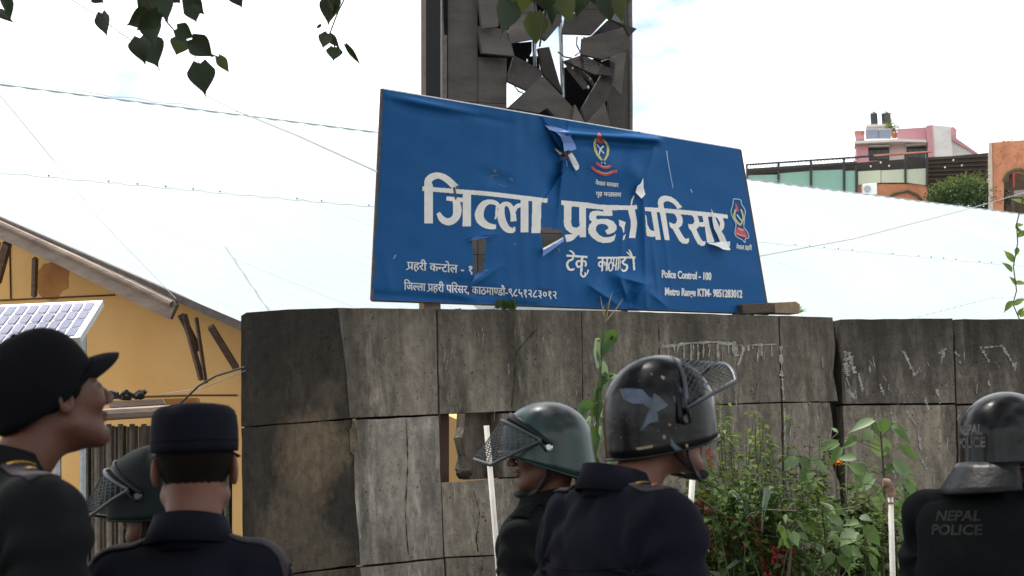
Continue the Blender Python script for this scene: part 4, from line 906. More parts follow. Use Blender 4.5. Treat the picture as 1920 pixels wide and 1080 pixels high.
# brick tower at far right
BT = vplane(at(1890, 330, 38), -15)
bt = thing('brick_tower', BT.hit(1890, 330)*np.array([1, 1, 0]), 'orange brick tower with an arched opening at the right edge', 'tower')
arch = [(1752, 600), (1752, 510), (1775, 470), (1820, 447), (1860, 446), (1930, 470), (1960, 520), (1960, 600)]
extr('brick_wall', BT, X6((1672, 268), (1884, 252), (2300, 240), (2300, 1400), (1960, 1400), (1960, 520), (1925, 470), (1860, 446), (1820, 447), (1775, 470), (1750, 512), (1745, 1400), (1690, 1400)), .5, MT['brick'], bt)
extr('stone_pier', BT, X6((1652, 268), (1671, 268), (1690, 1400), (1640, 1400)), .6, mat('pale_stone', (.50, .42, .34), .9, (.36, .28, .22), 9), bt, off=.05)
extr('back_wall', BT, X6((1700, 300), (2300, 260), (2300, 1400), (1700, 1400)), .3, MT['rust'], bt, off=-3)
MB().tube([BT.hit(*X6(p_)[0], .03) for p_ in [(1750, 520), (1775, 474), (1820, 450), (1860, 449), (1925, 473), (1958, 520)]], .05, 6).obj('arch_ring', MT['rust'], bt)
extr('counter', BT, X6((1750, 585), (1960, 575), (1960, 600), (1750, 605)), .5, MT['wht'], bt, off=-.6)
extr('red_hanging', BT, X6((1780, 480), (1820, 470), (1820, 560), (1790, 575)), .1, MT['red'], bt, off=-1.2)
# individual courses: recessed mortar lines as thin grooves of darker brick standing back is not legible here, bricks proud here and there
for i in range(60):
    x = random.uniform(1695, 1880); y = random.uniform(275, 430); extr('brick', BT, X6((x, y), (x+9, y-.5), (x+9, y+4), (x, y+4.5)), .03, MT['brick'], bt, off=.012)
hc = lambda x, y, dd=0: tuple(TR.hit(*X6((x, y))[0], 1.0+dd))
bush('climbing_hedge', [(hc(1325, 615), (.33, .4, .36)), (hc(1400, 600), (.42, .5, .42)), (hc(1480, 580), (.46, .5, .40)), (hc(1560, 575), (.46, .5, .40)), (hc(1640, 605), (.42, .5, .40)), (hc(1340, 670), (.42, .4, .36)), (hc(1450, 670), (.5, .5, .4)), (hc(1560, 670), (.5, .5, .4)), (hc(1660, 670), (.4, .5, .4))], 7000, MT['hedge'], MT['hedgel'], .035, 'rounded green hedge in front of the dark canopy, sunlit on top', 'hedge')  # top leaves take the sunlit green: sunlight put into their colour
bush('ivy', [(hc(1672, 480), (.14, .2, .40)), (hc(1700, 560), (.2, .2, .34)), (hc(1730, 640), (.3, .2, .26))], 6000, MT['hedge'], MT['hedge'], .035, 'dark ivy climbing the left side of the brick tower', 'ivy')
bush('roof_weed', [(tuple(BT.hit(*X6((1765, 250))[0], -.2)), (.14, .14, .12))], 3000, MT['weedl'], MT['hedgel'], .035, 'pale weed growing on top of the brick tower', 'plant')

# ------------------------------------------------------------------ leaves and plants
def leaf_mesh(name, L_=1.0, W_=.5, m=None, heart=0.0, tip=.0, fold=.18, curl=.2, nseg=7, wav=0.0):
    """blade along +x, folded at the midrib, curling down; heart-shaped base and drip tip when asked"""
    V_, F_ = [], []
    for i in range(nseg+1):
        t = i/nseg; body = math.sin(math.pi*min(1, t/(1-tip*.999))**(.62 if heart else .8)) if t < 1-tip else 0
        wv = W_*(max(body, 0)*.5)+(.012*W_ if t >= 1-tip else 0)
        if heart and i == 0: wv = W_*.20
        xo = -heart*.10*L_ if i == 0 else 0
        z = -curl*L_*t*t; wob = wav*L_*math.sin(t*11)
        V_ += [(t*L_+xo, wv, z+fold*wv+wob), (t*L_+(0.0 if i else 0), 0, z), (t*L_+xo, -wv, z+fold*wv-wob)]
    for i in range(nseg):
        a = i*3; F_ += [(a, a+1, a+4, a+3), (a+1, a+2, a+5, a+4)]
    me_ = bpy.data.meshes.new(name); me_.from_pydata(V_, [], F_); me_.materials.append(m); me_.polygons.foreach_set('use_smooth', [True]*len(me_.polygons)); return me_
def put(me_, name, par, base, dirv, up, scale, wscale=1.0):
    d = Vector(dirv).normalized(); u_ = Vector(up); y_ = u_.cross(d).normalized(); z_ = d.cross(y_)
    o_ = bpy.data.objects.new(name, me_); COL.objects.link(o_); o_.parent = par
    R3 = Matrix((d*scale, y_*scale*wscale, z_*scale)).transposed(); m4 = R3.to_4x4(); m4.translation = Vector(base)-origin(par); o_.matrix_local = m4; return o_

# peepal tree: trunk behind the camera, boughs overhead, hanging leaves in view
tree = thing('peepal_tree', (-3.2, -1.8, 0), 'overhanging peepal tree with heart-shaped leaves hanging in along the top edge', 'tree')
MB().tube([(-3.2, -1.8, -.1), (-3.15, -1.7, 1.2), (-3.0, -1.5, 2.6), (-2.6, -1.1, 3.8), (-2.2, -.4, 5.2)], [.36, .28, .24, .20, .14], 12).obj('trunk', MT['bark'], tree, smooth=True)
BO = [[(-2.6, -1.1, 3.8), (-2.0, 1.0, 4.7), (-1.8, 3.2, 4.6), (-1.7, 5.2, 4.1)], [(-2.4, -.8, 4.4), (0, 1.2, 5.0), (1.0, 3.5, 4.7), (1.2, 5.4, 4.2)], [(-2.2, -.4, 5.2), (-3.6, 2.0, 5.8), (-4.2, 4.6, 5.4)], [(-2.2, -.4, 5.2), (1.8, .8, 5.9), (4.3, 2.8, 5.5), (5.4, 4.6, 5.1)], [(-2.6, -1.1, 3.8), (-4.6, -1.5, 5.2), (-6.2, -1.0, 6)]]
for b_ in BO: MB().tube(b_, [.13, .09, .05, .02][:len(b_)] if len(b_) == 4 else [.13, .07, .03], 8).obj('bough', MT['bark'], tree, smooth=True)
N_ = 36000
cc = np.array([(-2.0, 3.0, 5.2), (1.0, 3.2, 5.3), (-4.0, 3.4, 5.6), (4.2, 2.9, 5.5), (0, .6, 5.8), (-3, .2, 6.2), (3, 0, 6.0), (-1.0, 4.6, 4.9), (1.6, 4.6, 5.0), (5.8, 3.6, 5.7), (-5.2, 1, 6.0), (-2, -3, 6.2), (2, -2.5, 6.2), (-2.2, 6.4, 5.5), (.6, 6.5, 5.6), (3.2, 6.2, 5.6), (-4.6, 5.8, 5.7), (5.6, 5.8, 5.8), (-5, -3, 6.4), (5, -3, 6.4), (0, -6, 6.6)])  # out-of-view clusters, many added to keep sun and sky off the officers
rr_ = np.array([1.5, 1.5, 1.5, 1.6, 1.7, 1.6, 1.7, 1.1, 1.1, 1.3, 1.6, 1.9, 1.9, 1.5, 1.5, 1.5, 1.5, 1.5, 2, 2, 2.4])
k = RNG.integers(0, len(cc), N_); d = RNG.normal(size=(N_, 3)); d /= np.linalg.norm(d, axis=1)[:, None]
P_ = cc[k]+d*rr_[k][:, None]*RNG.uniform(.3, 1, (N_, 1))*np.array([1, 1, .55])
ok = P_[:, 2] > 3.0+np.maximum(P_[:, 1], 0)*.24+.45
P_ = P_[ok]
a = RNG.normal(size=P_.shape)*np.array([1, 1, .6])+np.array([0, 0, -.5]); a /= np.linalg.norm(a, axis=1)[:, None]; b = np.cross(a, RNG.normal(size=P_.shape)); b /= np.linalg.norm(b, axis=1)[:, None]
s_ = RNG.uniform(.09, .16, (len(P_), 1)); Vt = np.stack([P_, P_+a*s_*.45+b*s_*.42, P_+a*s_*1.15, P_+a*s_*.45-b*s_*.42], 1).reshape(-1, 3)
obj('crown', Vt, np.arange(len(Vt)).reshape(-1, 4), MT['leafd'], tree, kind='stuff')
LF = [leaf_mesh('leaf', 1, .82, MT['leafd'], heart=1, tip=.16, fold=.25, curl=.12, nseg=9), leaf_mesh('leaf', 1, .82, MT['leafy'], heart=1, tip=.12, fold=.2, curl=.1, nseg=9), leaf_mesh('leaf', 1, .8, MT['leafd'], heart=1, tip=.05, fold=.5, curl=.3, nseg=9)]  # second copy is olive for lit leaves, the light put into its colour
c6 = lambda x, y: (x/2.667, y/2.667)
c5 = lambda x, y: (780+x/4.32, y/4.32)
HL = [  # base, tip, width in picture units, kind
 (c6(18, -20), c6(60, 105), 19, 0), (c6(-10, 60), c6(52, 100), 14, 2), (c6(470, -30), c6(520, 20), 22, 0), (c6(510, 66), c6(530, 184), 24, 0), (c6(760, 70), c6(640, 125), 34, 2), (c6(790, 60), c6(675, 165), 30, 0),
 (c6(715, 195), c6(800, 340), 48, 0), (c6(700, 190), c6(712, 308), 34, 2), (c6(750, 90), c6(768, 235), 34, 0), (c6(905, 192), c6(882, 277), 29, 1), (c6(960, 196), c6(1072, 292), 34, 0), (c6(1092, 284), c6(1147, 364), 16, 1),
 (c6(1000, 318), c6(1026, 484), 40, 0), (c6(885, 142), c6(972, 192), 28, 0), (c6(935, -10), c6(1025, 78), 32, 0), (c6(950, 30), c6(985, 114), 26, 0), (c6(800, -20), c6(840, 112), 32, 0), (c6(745, -30), c6(700, 50), 30, 2), (c6(860, -40), c6(900, 20), 30, 0),
 (c6(1160, -30), c6(1216, 38), 22, 0), (c6(1645, -20), c6(1645, 134), 30, 0), (c6(1640, 168), c6(1608, 245), 24, 0), (c6(1650, 172), c6(1690, 238), 14, 2), (c6(1672, 238), c6(1668, 307), 24, 0), (c6(1728, 222), c6(1803, 324), 9, 2), (c6(1680, -20), c6(1672, 72), 14, 2), (c6(1606, 122), c6(1578, 146), 5, 0),
 (c5(755, 10), c5(703, 285), 39, 0), (c5(965, 108), c5(976, 372), 36, 1), (c5(850, -70), c5(858, 115), 34, 1), (c5(1050, -90), c5(1052, 112), 38, 0), (c5(1110, 40), c5(1098, 200), 15, 2), (c5(1200, -50), c5(1252, 205), 30, 1), (c5(1310, -60), c5(1310, 150), 32, 0),
 (c5(1530, -60), c5(1578, 205), 32, 0), (c5(1640, -50), c5(1664, 195), 22, 1), (c5(1450, -80), c5(1470, 66), 26, 0), (c5(1370, -80), c5(1372, 50), 24, 0), (c5(1716, -60), c5(1722, 32), 12, 1), (c5(930, -90), c5(965, 40), 26, 0), (c5(1150, -90), c5(1180, 60), 26, 0), (c5(690, -80), c5(660, -5), 20, 0)]
for i, (b_, t_, w_, kd) in enumerate(HL):
    Yd = 5.6+.35*math.sin(i*2.3); B_ = at(*b_, Yd); T_ = at(*t_, Yd+random.uniform(-.03, .03)); v_ = T_-B_; Ln = np.linalg.norm(v_)
    wm = 1.3*w_/FPX*Yd/.82/Ln; Ln *= 1.06
    view = CAM-B_; view /= np.linalg.norm(view); up = view+np.array([random.uniform(-.5, .5), 0, random.uniform(-.2, .35)])
    put(LF[kd], 'leaf', tree, B_, v_, up, Ln, max(wm, .12))
def twig(*pts, Y=5.6, r_=.003): MB().tube([at(*p_, Y+.05*i) for i, p_ in enumerate(pts)], r_, 5).obj('twig', MT['stemb'], tree)
twig(c6(300, -60), c6(360, 0), c6(490, 80), c6(600, 165), c6(680, 215), r_=.0016); twig(c6(760, -60), c6(830, 105), c6(905, 190), c6(1000, 252), c6(1092, 286)); twig(c6(700, -60), c6(745, 60), c6(760, 110)); twig(c6(1730, -60), c6(1720, 0), c6(1690, 60), c6(1650, 165), c6(1675, 240))
twig(c6(905, 190), c6(960, 260), c6(1000, 320), r_=.0016); twig(c5(1060, -80), c5(1045, 120), c5(1000, 380), r_=.004); twig(c5(750, -60), c5(755, 12)); twig(c5(950, -70), c5(965, 110), r_=.002)
for x, y in ((c6(600, -160)), (c6(1500, -160)), (c5(800, -300)), (c5(1400, -300))):
    MB().tube([at(x-40, y-620, 5.1), at(x-10, y-300, 5.3), at(x, y-120, 5.4), at(x+30, y+20, 5.5), at(x+60, y+80, 5.6)], [.02, .014, .010, .008, .006], 6).obj('twig', MT['stemb'], tree)

# maize plant in front of the wall
def strip_leaf(par, pts, ws, m, Y, name='leaf', dy=.0, up=.15):
    """ribbon blade through picture points at depth Y, with a pressed midrib"""
    pts = np.array(pts, float); n_ = 16; tt = np.linspace(0, len(pts)-1, n_); C_ = []; Wd = []
    for t in tt:
        i = min(int(t), len(pts)-2); f_ = t-i; C_.append(pts[i]*(1-f_)+pts[i+1]*f_); Wd.append(1.3*(ws[i]*(1-f_)+ws[i+1]*f_))
    C_ = np.array(C_); V_ = []; F_ = []
    for i in range(n_):
        d = C_[min(i+1, n_-1)]-C_[max(i-1, 0)]; d /= np.linalg.norm(d)+1e-9; nn = np.array([-d[1], d[0]])*Wd[i]/2; yy = Y+dy*i/n_
        V_ += [at(*(C_[i]+nn), yy-.012), at(*C_[i], yy+.004), at(*(C_[i]-nn), yy-.02)]
    for i in range(n_-1): a_ = i*3; F_ += [(a_, a_+1, a_+4, a_+3), (a_+1, a_+2, a_+5, a_+4)]
    return obj(name, V_, F_, m, par, smooth=True)
MY = 7.6
mz = thing('maize_plant', at(1108, 900, MY)*np.array([1, 1, 0]), 'tall maize plant with dry tassel rising between the two helmets', 'plant')
MB().tube([at(1140, 568, MY), at(1133, 600, MY), at(1126, 690, MY), at(1120, 790, MY), at(1112, 880, MY), at(1108, 1000, MY), np.append(at(1104, 1000, MY)[:2], -.05)], [.003, .004, .006, .009, .011, .013, .015], 8).obj('stalk', MT['stem'], mz)
for q_ in ([(1136, 598), (1128, 570), (1126, 556)], [(1137, 595), (1143, 565), (1148, 548)], [(1138, 600), (1155, 580), (1168, 560)], [(1136, 604), (1131, 585), (1133, 572)]): MB().tube([at(*p_, MY) for p_ in q_], [.003, .0025, .001], 5).obj('tassel', MT['tassel'], mz)
for pts, ws, m_, dy in (([(1122, 676), (1128, 655), (1140, 636), (1150, 628), (1154, 640)], [3, 18, 24, 18, 4], 'corn', .05), ([(1124, 690), (1119, 660), (1121, 636), (1126, 640)], [8, 10, 8, 2], 'cornp', -.05), ([(1126, 668), (1132, 690), (1134, 715), (1128, 730)], [4, 12, 12, 4], 'cornp', .05),
    ([(1119, 756), (1125, 720), (1138, 704), (1150, 701)], [5, 10, 12, 4], 'corn', .05), ([(1128, 702), (1150, 706), (1172, 716)], [3, 9, 3], 'cornp', .1), ([(1118, 790), (1122, 760), (1120, 735), (1124, 725)], [6, 14, 12, 3], 'corn', .0),
    ([(1118, 780), (1108, 762), (1096, 762), (1090, 780), (1086, 800)], [6, 16, 20, 16, 5], 'corn', -.08), ([(1114, 762), (1130, 760), (1140, 790), (1144, 830), (1150, 880), (1152, 900)], [8, 20, 22, 14, 12, 5], 'cornp', .08), ([(1116, 800), (1126, 790), (1132, 800), (1124, 830)], [5, 14, 14, 4], 'cornp', .05),
    ([(1112, 880), (1110, 840), (1114, 820), (1108, 800)], [6, 16, 18, 8], 'corn', -.03), ([(1110, 900), (1118, 880), (1116, 862), (1112, 850)], [5, 12, 10, 3], 'corn', .04), ([(1108, 940), (1100, 900), (1098, 850), (1100, 800), (1106, 780)], [6, 14, 16, 12, 4], 'cornp', -.1), ([(1150, 790), (1146, 850), (1156, 905)], [8, 14, 6], 'corn', .1)):
    strip_leaf(mz, pts, ws, MT[m_], MY, dy=dy)

# broad-leaved bushes, pipes and flowering weeds right of the middle officer
c3 = lambda x, y: (1280+x/2.159, 580+y/2.159)
BL = leaf_mesh('leaf', 1, .62, MT['broad'], heart=.6, tip=.10, fold=.22, curl=.22, nseg=8); BLp = leaf_mesh('leaf', 1, .66, MT['broadp'], heart=.6, tip=.08, fold=.22, curl=.18, nseg=8); LN = leaf_mesh('leaf', 1, .30, MT['broad'], tip=.05, fold=.3, curl=.35, nseg=7)
def broad_plant(lab, root, top, leaves, Y, extra=()):
    t_ = thing('broad_leaf_plant', at(*root, Y)*np.array([1, 1, 0]), lab, 'plant', 'broad-leaved plants in front of the wall')
    r0 = at(*root, Y); tp = at(*top, Y); g_ = r0.copy(); g_[2] = -.05
    MB().tube([g_, r0, r0*.45+tp*.55+np.array([.02, 0, 0]), tp], [.012, .010, .007, .004], 6).obj('stem', MT['stemb'], t_)
    for b_, tip_, w_, kd in leaves:
        Yd = Y+random.uniform(-.12, .12); B_ = at(*b_, Yd); T_ = at(*tip_, Yd+random.uniform(-.05, .04)); v_ = T_-B_; Ln = np.linalg.norm(v_); wm = w_/2.159/FPX*Yd/.62/Ln
        view = CAM-B_; view /= np.linalg.norm(view); up = view*.8+np.array([random.uniform(-.3, .3), 0, .6])
        put([BL, BLp, LN][kd], 'leaf', t_, B_, v_, up, Ln, min(max(wm, .3), 1.8))
        # petiole back to the stem
        tt = min(1, max(0, (r0[2]-B_[2])/(r0[2]-tp[2]+1e-9))); s_ = r0*(1-tt*.9)+tp*tt*.9
        MB().tube([s_, B_], .0022, 4, cap=False).obj('petiole', MT['stem'], t_)
    return t_
L1 = [(c3(770,450),c3(665,490),44,1),(c3(770,460),c3(800,520),40,0),(c3(840,465),c3(945,552),44,0),(c3(880,555),c3(975,625),40,0),(c3(800,525),c3(805,612),84,1),(c3(760,490),c3(722,535),60,0),(c3(800,450),c3(835,510),60,0),(c3(850,470),c3(880,480),30,0),(c3(860,620),c3(952,700),56,1),(c3(850,625),c3(818,672),44,0),
      (c3(740,660),c3(665,620),60,0),(c3(770,680),c3(672,740),76,1),(c3(790,740),c3(790,820),60,1),(c3(720,690),c3(700,640),40,0),(c3(900,700),c3(965,770),50,0),(c3(700,530),c3(640,560),36,0),(c3(690,510),c3(680,570),40,0),(c3(820,560),c3(845,590),30,0),(c3(700,600),c3(620,600),40,1)]
broad_plant('tallest broad-leaved plant, its heart-shaped leaves behind the rusty-topped pipe', c3(808, 1000), c3(800, 470), L1, 9.0)
L2 = [(c3(460,600),c3(405,655),50,1),(c3(480,600),c3(520,655),46,0),(c3(520,610),c3(610,668),40,1),(c3(490,650),c3(524,752),60,0),(c3(470,600),c3(370,605),26,0),(c3(630,540),c3(545,570),50,0),(c3(630,500),c3(600,470),30,2),(c3(640,560),c3(590,640),44,0)]
broad_plant('shorter broad-leaved plant with drooping leaves beside the orange flower', c3(470, 1000), c3(475, 590), L2, 8.9)
L3 = [(c3(700,900),c3(622,955),70,1),(c3(720,870),c3(660,900),40,0),(c3(740,880),c3(808,965),60,0),(c3(710,860),c3(640,870),34,0),(c3(760,1000),c3(800,1070),44,0),(c3(690,960),c3(640,1040),50,0),(c3(720,840),c3(770,850),40,0)]
broad_plant('low broad-leaved plant left of the white pipe near the bottom edge', c3(735, 1080), c3(720, 850), L3, 8.5)
L4 = [(c3(880,1000),c3(905,1080),50,1),(c3(860,880),c3(800,830),40,0),(c3(880,900),c3(940,960),50,0),(c3(900,820),c3(965,850),50,0),(c3(890,800),c3(860,760),40,0),(c3(920,780),c3(985,800),40,0),(c3(870,960),c3(930,1020),44,0),(c3(930,860),c3(980,920),44,0)]
broad_plant('dark broad-leaved plant between the pipe and the vest-wearing officer', c3(890, 1080), c3(895, 790), L4, 9.2)
def rnd_leaves(cx, cy, n_, sp, ln):
    out_ = []
    for k_ in range(n_):
        a_ = random.uniform(-2.9, .3) if k_ % 3 else random.uniform(.2, 2.9); r0_ = random.uniform(.2, 1)*sp; bx, by = cx+math.cos(a_)*r0_, cy+math.sin(a_)*r0_*.8+random.uniform(-10, 60); l_ = ln*random.uniform(.6, 1.25); dx, dy = math.cos(a_)*l_, abs(math.sin(a_))*l_*.5+l_*.45
        out_.append((c3(bx, by), c3(bx+dx, by+dy), l_*random.uniform(.4, .75), random.choice([0, 0, 1, 2])))
    return out_
for lab_, cx_l, cy_l, n_l, sp_l, ln_l, Y_l in (('broad-leaved sprout right of the red flowers', 560, 800, 18, 60, 70, 8.3), ('broad-leaved sprout at the bottom edge below the orange flower', 620, 960, 16, 60, 70, 7.9), ('pale broad-leaved sprout against the wall right of the rusty elbow', 900, 730, 14, 50, 66, 9.4),
                                               ('broad-leaved sprout among the red salvia', 420, 880, 14, 56, 60, 7.7), ('small broad-leaved sprout under the middle officer\'s visor', 170, 700, 12, 50, 46, 8.4)):
    broad_plant(lab_, c3(cx_l+6, 1090), c3(cx_l, cy_l-20), rnd_leaves(cx_l, cy_l, n_l, sp_l, ln_l), Y_l)
# slim wild plants: branching stems with many small leaves, drawn per plant
def wild(lab, root, top, Y, n, spread, m1, m2, lsize, flowers=None, name='wild_plant', fl=MT['flower'], cat='plant', narrow=.3):
    t_ = thing(name, at(*root, Y)*np.array([1, 1, 0]), lab, cat)
    g_ = at(*root, Y); g_[2] = -.05; tp = at(*top, Y); st = MB(); lv1 = MB(); lv2 = MB(); fm = MB()
    stems = []
    for k in range(n):
        a0 = g_+np.array([RNG.normal()*spread*.25, RNG.normal()*.06, 0]); hf = RNG.uniform(.55, 1.0); hf = hf*.35+.65; e_ = g_+(tp-g_)*hf+np.array([RNG.normal()*spread, RNG.normal()*.12, 0])
        mid = (a0+e_)/2+np.array([RNG.normal()*spread*.3, RNG.normal()*.05, 0]); st.tube([a0, mid, e_], [.005, .004, .002], 4); stems.append((a0, mid, e_))
        for i in range(int(60*hf)):
            t = RNG.uniform(.10, 1.0)**.6; q_ = (1-t)**2*a0+2*t*(1-t)*mid+t*t*e_
            az = RNG.uniform(0, 2*math.pi); d_ = np.array([math.cos(az), math.sin(az), RNG.uniform(-.5, .6)]); d_ /= np.linalg.norm(d_); s_ = lsize*RNG.uniform(.6, 1.3)*(1.15-t*.5)
            sd_ = np.cross(d_, [0, 0, 1.]); sd_ /= np.linalg.norm(sd_)+1e-9; w_ = s_*narrow; b0 = q_+d_*s_*.25; 
            (lv1 if RNG.random() < .6 else lv2).add([b0, b0+d_*s_*.4+sd_*w_+[0, 0, w_*.3], b0+d_*s_*1.0-np.array([0, 0, s_*.25]), b0+d_*s_*.4-sd_*w_+[0, 0, w_*.3], b0+d_*s_*.45], [(0, 1, 4), (1, 2, 4), (2, 3, 4), (3, 0, 4)])
    st.obj('stems', MT['stem'], t_, kind='stuff'); lv1.obj('leaves', m1, t_, kind='stuff'); lv2.obj('leaves', m2, t_, kind='stuff')
    for (fx, fy) in flowers or []:
        c = at(*c3(fx, fy), Y-.1)
        for k in range(7):
            q_ = c+np.array([RNG.normal()*.006, RNG.normal()*.01, -.012*k+.03]); a_ = RNG.uniform(0, 6.28); r_ = .009; fm.add([q_, q_+np.array([math.cos(a_)*r_, math.sin(a_)*r_, .006]), q_+np.array([math.cos(a_)*r_*1.6, math.sin(a_)*r_*1.6, -.012]), q_+np.array([-.003, 0, -.014])], [(0, 1, 2), (0, 2, 3), (0, 1, 3)])
    if fm.v: fm.obj('flowers', fl, t_, kind='stuff')
    return t_
FLW = [(60,800),(95,790),(50,870),(55,905),(100,870),(115,920),(110,590),(190,905),(265,860),(300,850),(290,900),(330,1000),(370,985),(365,975),(405,990),(430,935),(440,985),(325,1050),(410,1060),(455,1075),(350,1070),(130,980),(185,960),(310,950),(85,760),(200,850),(250,930),(380,1020),(445,960),(60,840)]
wild('light feathery weed rising right of the raised visor', c3(195, 1080), c3(200, 320), 8.6, 10, .11, MT['weedl'], MT['weed'], .11, name='feathery_weed', narrow=.16)
wild('bushy weed with red flower spikes beside the officer\'s shoulder', c3(120, 1080), c3(120, 600), 8.0, 22, .15, MT['weed'], MT['weed'], .085, [p_ for p_ in FLW if p_[0] < 210], name='red_salvia', narrow=.36)
wild('larger weed clump with red flowers in the middle of the planting strip', c3(330, 1080), c3(320, 640), 7.9, 34, .24, MT['weed'], MT['weed'], .09, [p_ for p_ in FLW if p_[0] >= 210], name='red_salvia', narrow=.36)
wild('thin stemmed green weed against the wall above the red flowers', c3(290, 1080), c3(285, 400), 8.9, 12, .14, MT['weed'], MT['weedl'], .07, name='feathery_weed')
wild('dense low weeds around the foot of the broad-leaved plants', c3(600, 1080), c3(600, 800), 8.6, 26, .42, MT['weed'], MT['weed'], .12, name='low_weeds', narrow=.38)
wild('weed between the salvia and the wall crack', c3(500, 1080), c3(490, 520), 9.4, 12, .14, MT['weed'], MT['weedl'], .07, name='feathery_weed')
wild('dark weed clump behind the pipe', c3(830, 1080), c3(840, 700), 9.6, 16, .26, MT['weed'], MT['weed'], .13, name='low_weeds', narrow=.38)
og = thing('orange_flower', at(*c3(618, 1000), 9.0)*np.array([1, 1, 0]), 'single orange marigold in front of the wall crack', 'flower')
c = at(*c3(618, 626), 9.0); MB().tube([np.array([c[0], c[1], 0]), c], .003, 5).obj('stem', MT['stem'], og); fm = MB()
for k in range(40):
    a_ = RNG.uniform(0, 6.28); e_ = RNG.uniform(-.4, 1.2); d_ = np.array([math.cos(a_)*math.cos(e_), math.sin(a_)*math.cos(e_), math.sin(e_)]); s_ = np.cross(d_, [0, 0, 1.])*.010; fm.add([c, c+d_*.03+s_, c+d_*.042, c+d_*.03-s_], [(0, 1, 2, 3)])
fm.obj('petals', MT['orange'], og, kind='stuff')
# long arching grass blades
gb = thing('arching_grass', at(*c3(280, 1080), 7.8)*np.array([1, 1, 0]), 'pale arching grass blades among the red flowers', 'grass')
for pts, ws in (([(245, 900), (225, 760), (200, 735), (185, 760), (170, 800)], [4, 10, 10, 6, 2]), ([(270, 880), (250, 780), (215, 750)], [3, 14, 6]), ([(320, 900), (330, 800), (345, 730), (372, 725)], [3, 10, 20, 8]), ([(120, 1020), (150, 900), (185, 845)], [2, 4, 2]), ([(500, 940), (560, 960), (575, 1000)], [2, 12, 4]), ([(430, 1010), (390, 1000), (380, 1030)], [3, 12, 3]), ([(110, 1060), (150, 1075), (180, 1085)], [4, 14, 4]), ([(150, 1075), (230, 1010), (290, 1040)], [4, 12, 3]), ([(480, 1020), (540, 1060), (560, 1080)], [3, 12, 5]), ([(555, 780), (600, 800), (620, 838)], [3, 10, 3])):
    strip_leaf(gb, [c3(*p_) for p_ in pts], [w_/1.6 for w_ in ws], MT['cornp'] if ws[1] > 9 else MT['weedl'], 7.8, dy=.1, name='blade')
for x, y0, y1 in ((295, 440, 800), (700, 740, 1060), (740, 780, 1060), (455, 800, 1000), (1250/1.0*.2+10, 700, 1000), (860, 850, 1040)):
    a = at(*c3(x, y1), 8.8); a[2] = 0; o = MB().tube([a, at(*c3(x+4, (y0+y1)/2), 8.8), at(*c3(x-3, y0), 8.8)], [.005, .004, .002], 5).obj('dry_stalk', MT['stemb'], gb)
# pipes
def pole(lab, pts, Y, r_, cap=False, name='white_pipe'):
    t_ = thing(name, (at(*pts[0], Y)[0], Y, 0), lab, 'pipe'); P0 = at(*pts[0], Y); P1 = at(*pts[1], Y); k = (P0[2]+.05)/(P0[2]-P1[2]); Pb = P0+(P1-P0)*k
    MB().tube([P0, Pb], r_, 12).obj('tube', MT['pvc'], t_, smooth=True)
    return t_, P0
pole('white plastic pipe in front of the square wall opening', ((912, 798), (928, 990)), 7.3, .0125)
pole('white pipe partly hidden by the middle officer\'s chin', ((1300, 870), (1293, 985)), 7.0, .013)
t_, P0 = pole('white pipe with rusty elbow among the broad leaves', ((1669, 912), (1674, 1080)), 7.6, .0135)
MB().tube([P0+np.array([.004, 0, -.05]), P0+np.array([0, 0, .0]), P0+np.array([-.012, -.01, .018]), P0+np.array([-.035, -.01, .02])], .020, 10).obj('elbow', MT['rustf'], t_)
MB().tube([P0+np.array([0, 0, -.085]), P0+np.array([0, 0, -.075])], .018, 10).obj('collar', MT['rustf'], t_)
wire('barbed_wire', [at(*c3(60, 760), 7.6), at(*c3(200, 850), 7.7), at(*c3(330, 810), 7.7), at(*c3(560, 820), 7.7), at(*c3(700, 800), 7.7), at(*c3(800, 740), 7.65), at(*c3(820, 712), 7.6)], .0024, 'grey twisted wire sagging from the rusty elbow across the plants', MT['grim'])
wire('barbed_wire', [at(*c3(100, 880), 7.8), at(*c3(400, 925), 7.8), at(*c3(700, 930), 7.8), at(*c3(860, 1000), 7.8)], .0016, 'thin lower wire across the red flowers', MT['grim'])
# weeds on the coping
wt = thing('coping_weed', WP.hit(955, 580), 'small green weed on the wall top under the sign', 'weed'); m_ = MB()
for i in range(70):
    c = WP.hit(940+random.gauss(12, 9), 579-random.random()*12, -.02); d_ = RNG.normal(size=3)*.02; m_.add([c, c+d_, c+np.cross(d_, [0, .6, .4])], [(0, 1, 2)])
m_.obj('leaves', MT['weed'], wt, kind='stuff')
wt = thing('coping_weed', WP.hit(1500, 590), 'little bright leaf sprouting beside the tan brick', 'weed')
for k in range(5): put(LN, 'leaf', wt, WP.hit(1498, 588, -.05), (random.uniform(-.2, 1), random.uniform(-.4, .4), random.uniform(.1, .9)), (0, 0, 1), .075)
# wreckage under the sign
for i in range(12):
    x = random.uniform(830, 1000); c = WP.hit(x, 582, -.03); m_ = MB().prism([c+np.array([random.uniform(-.02, .02), 0, random.uniform(-.008, .008)])+np.array(q_) for q_ in ((-.02, 0, -.01), (.02, 0, -.012), (.015, 0, .006), (-.01, 0, .009))], (0, .03, 0)); o = m_.obj('rubble', MT['conc'] if i % 2 else MT['white']); o.rotation_euler = (0, 0, 0)
    setp(o, 'small bit of rubble on the coping below the sign', 'rubble', 'rubble bits below the sign')
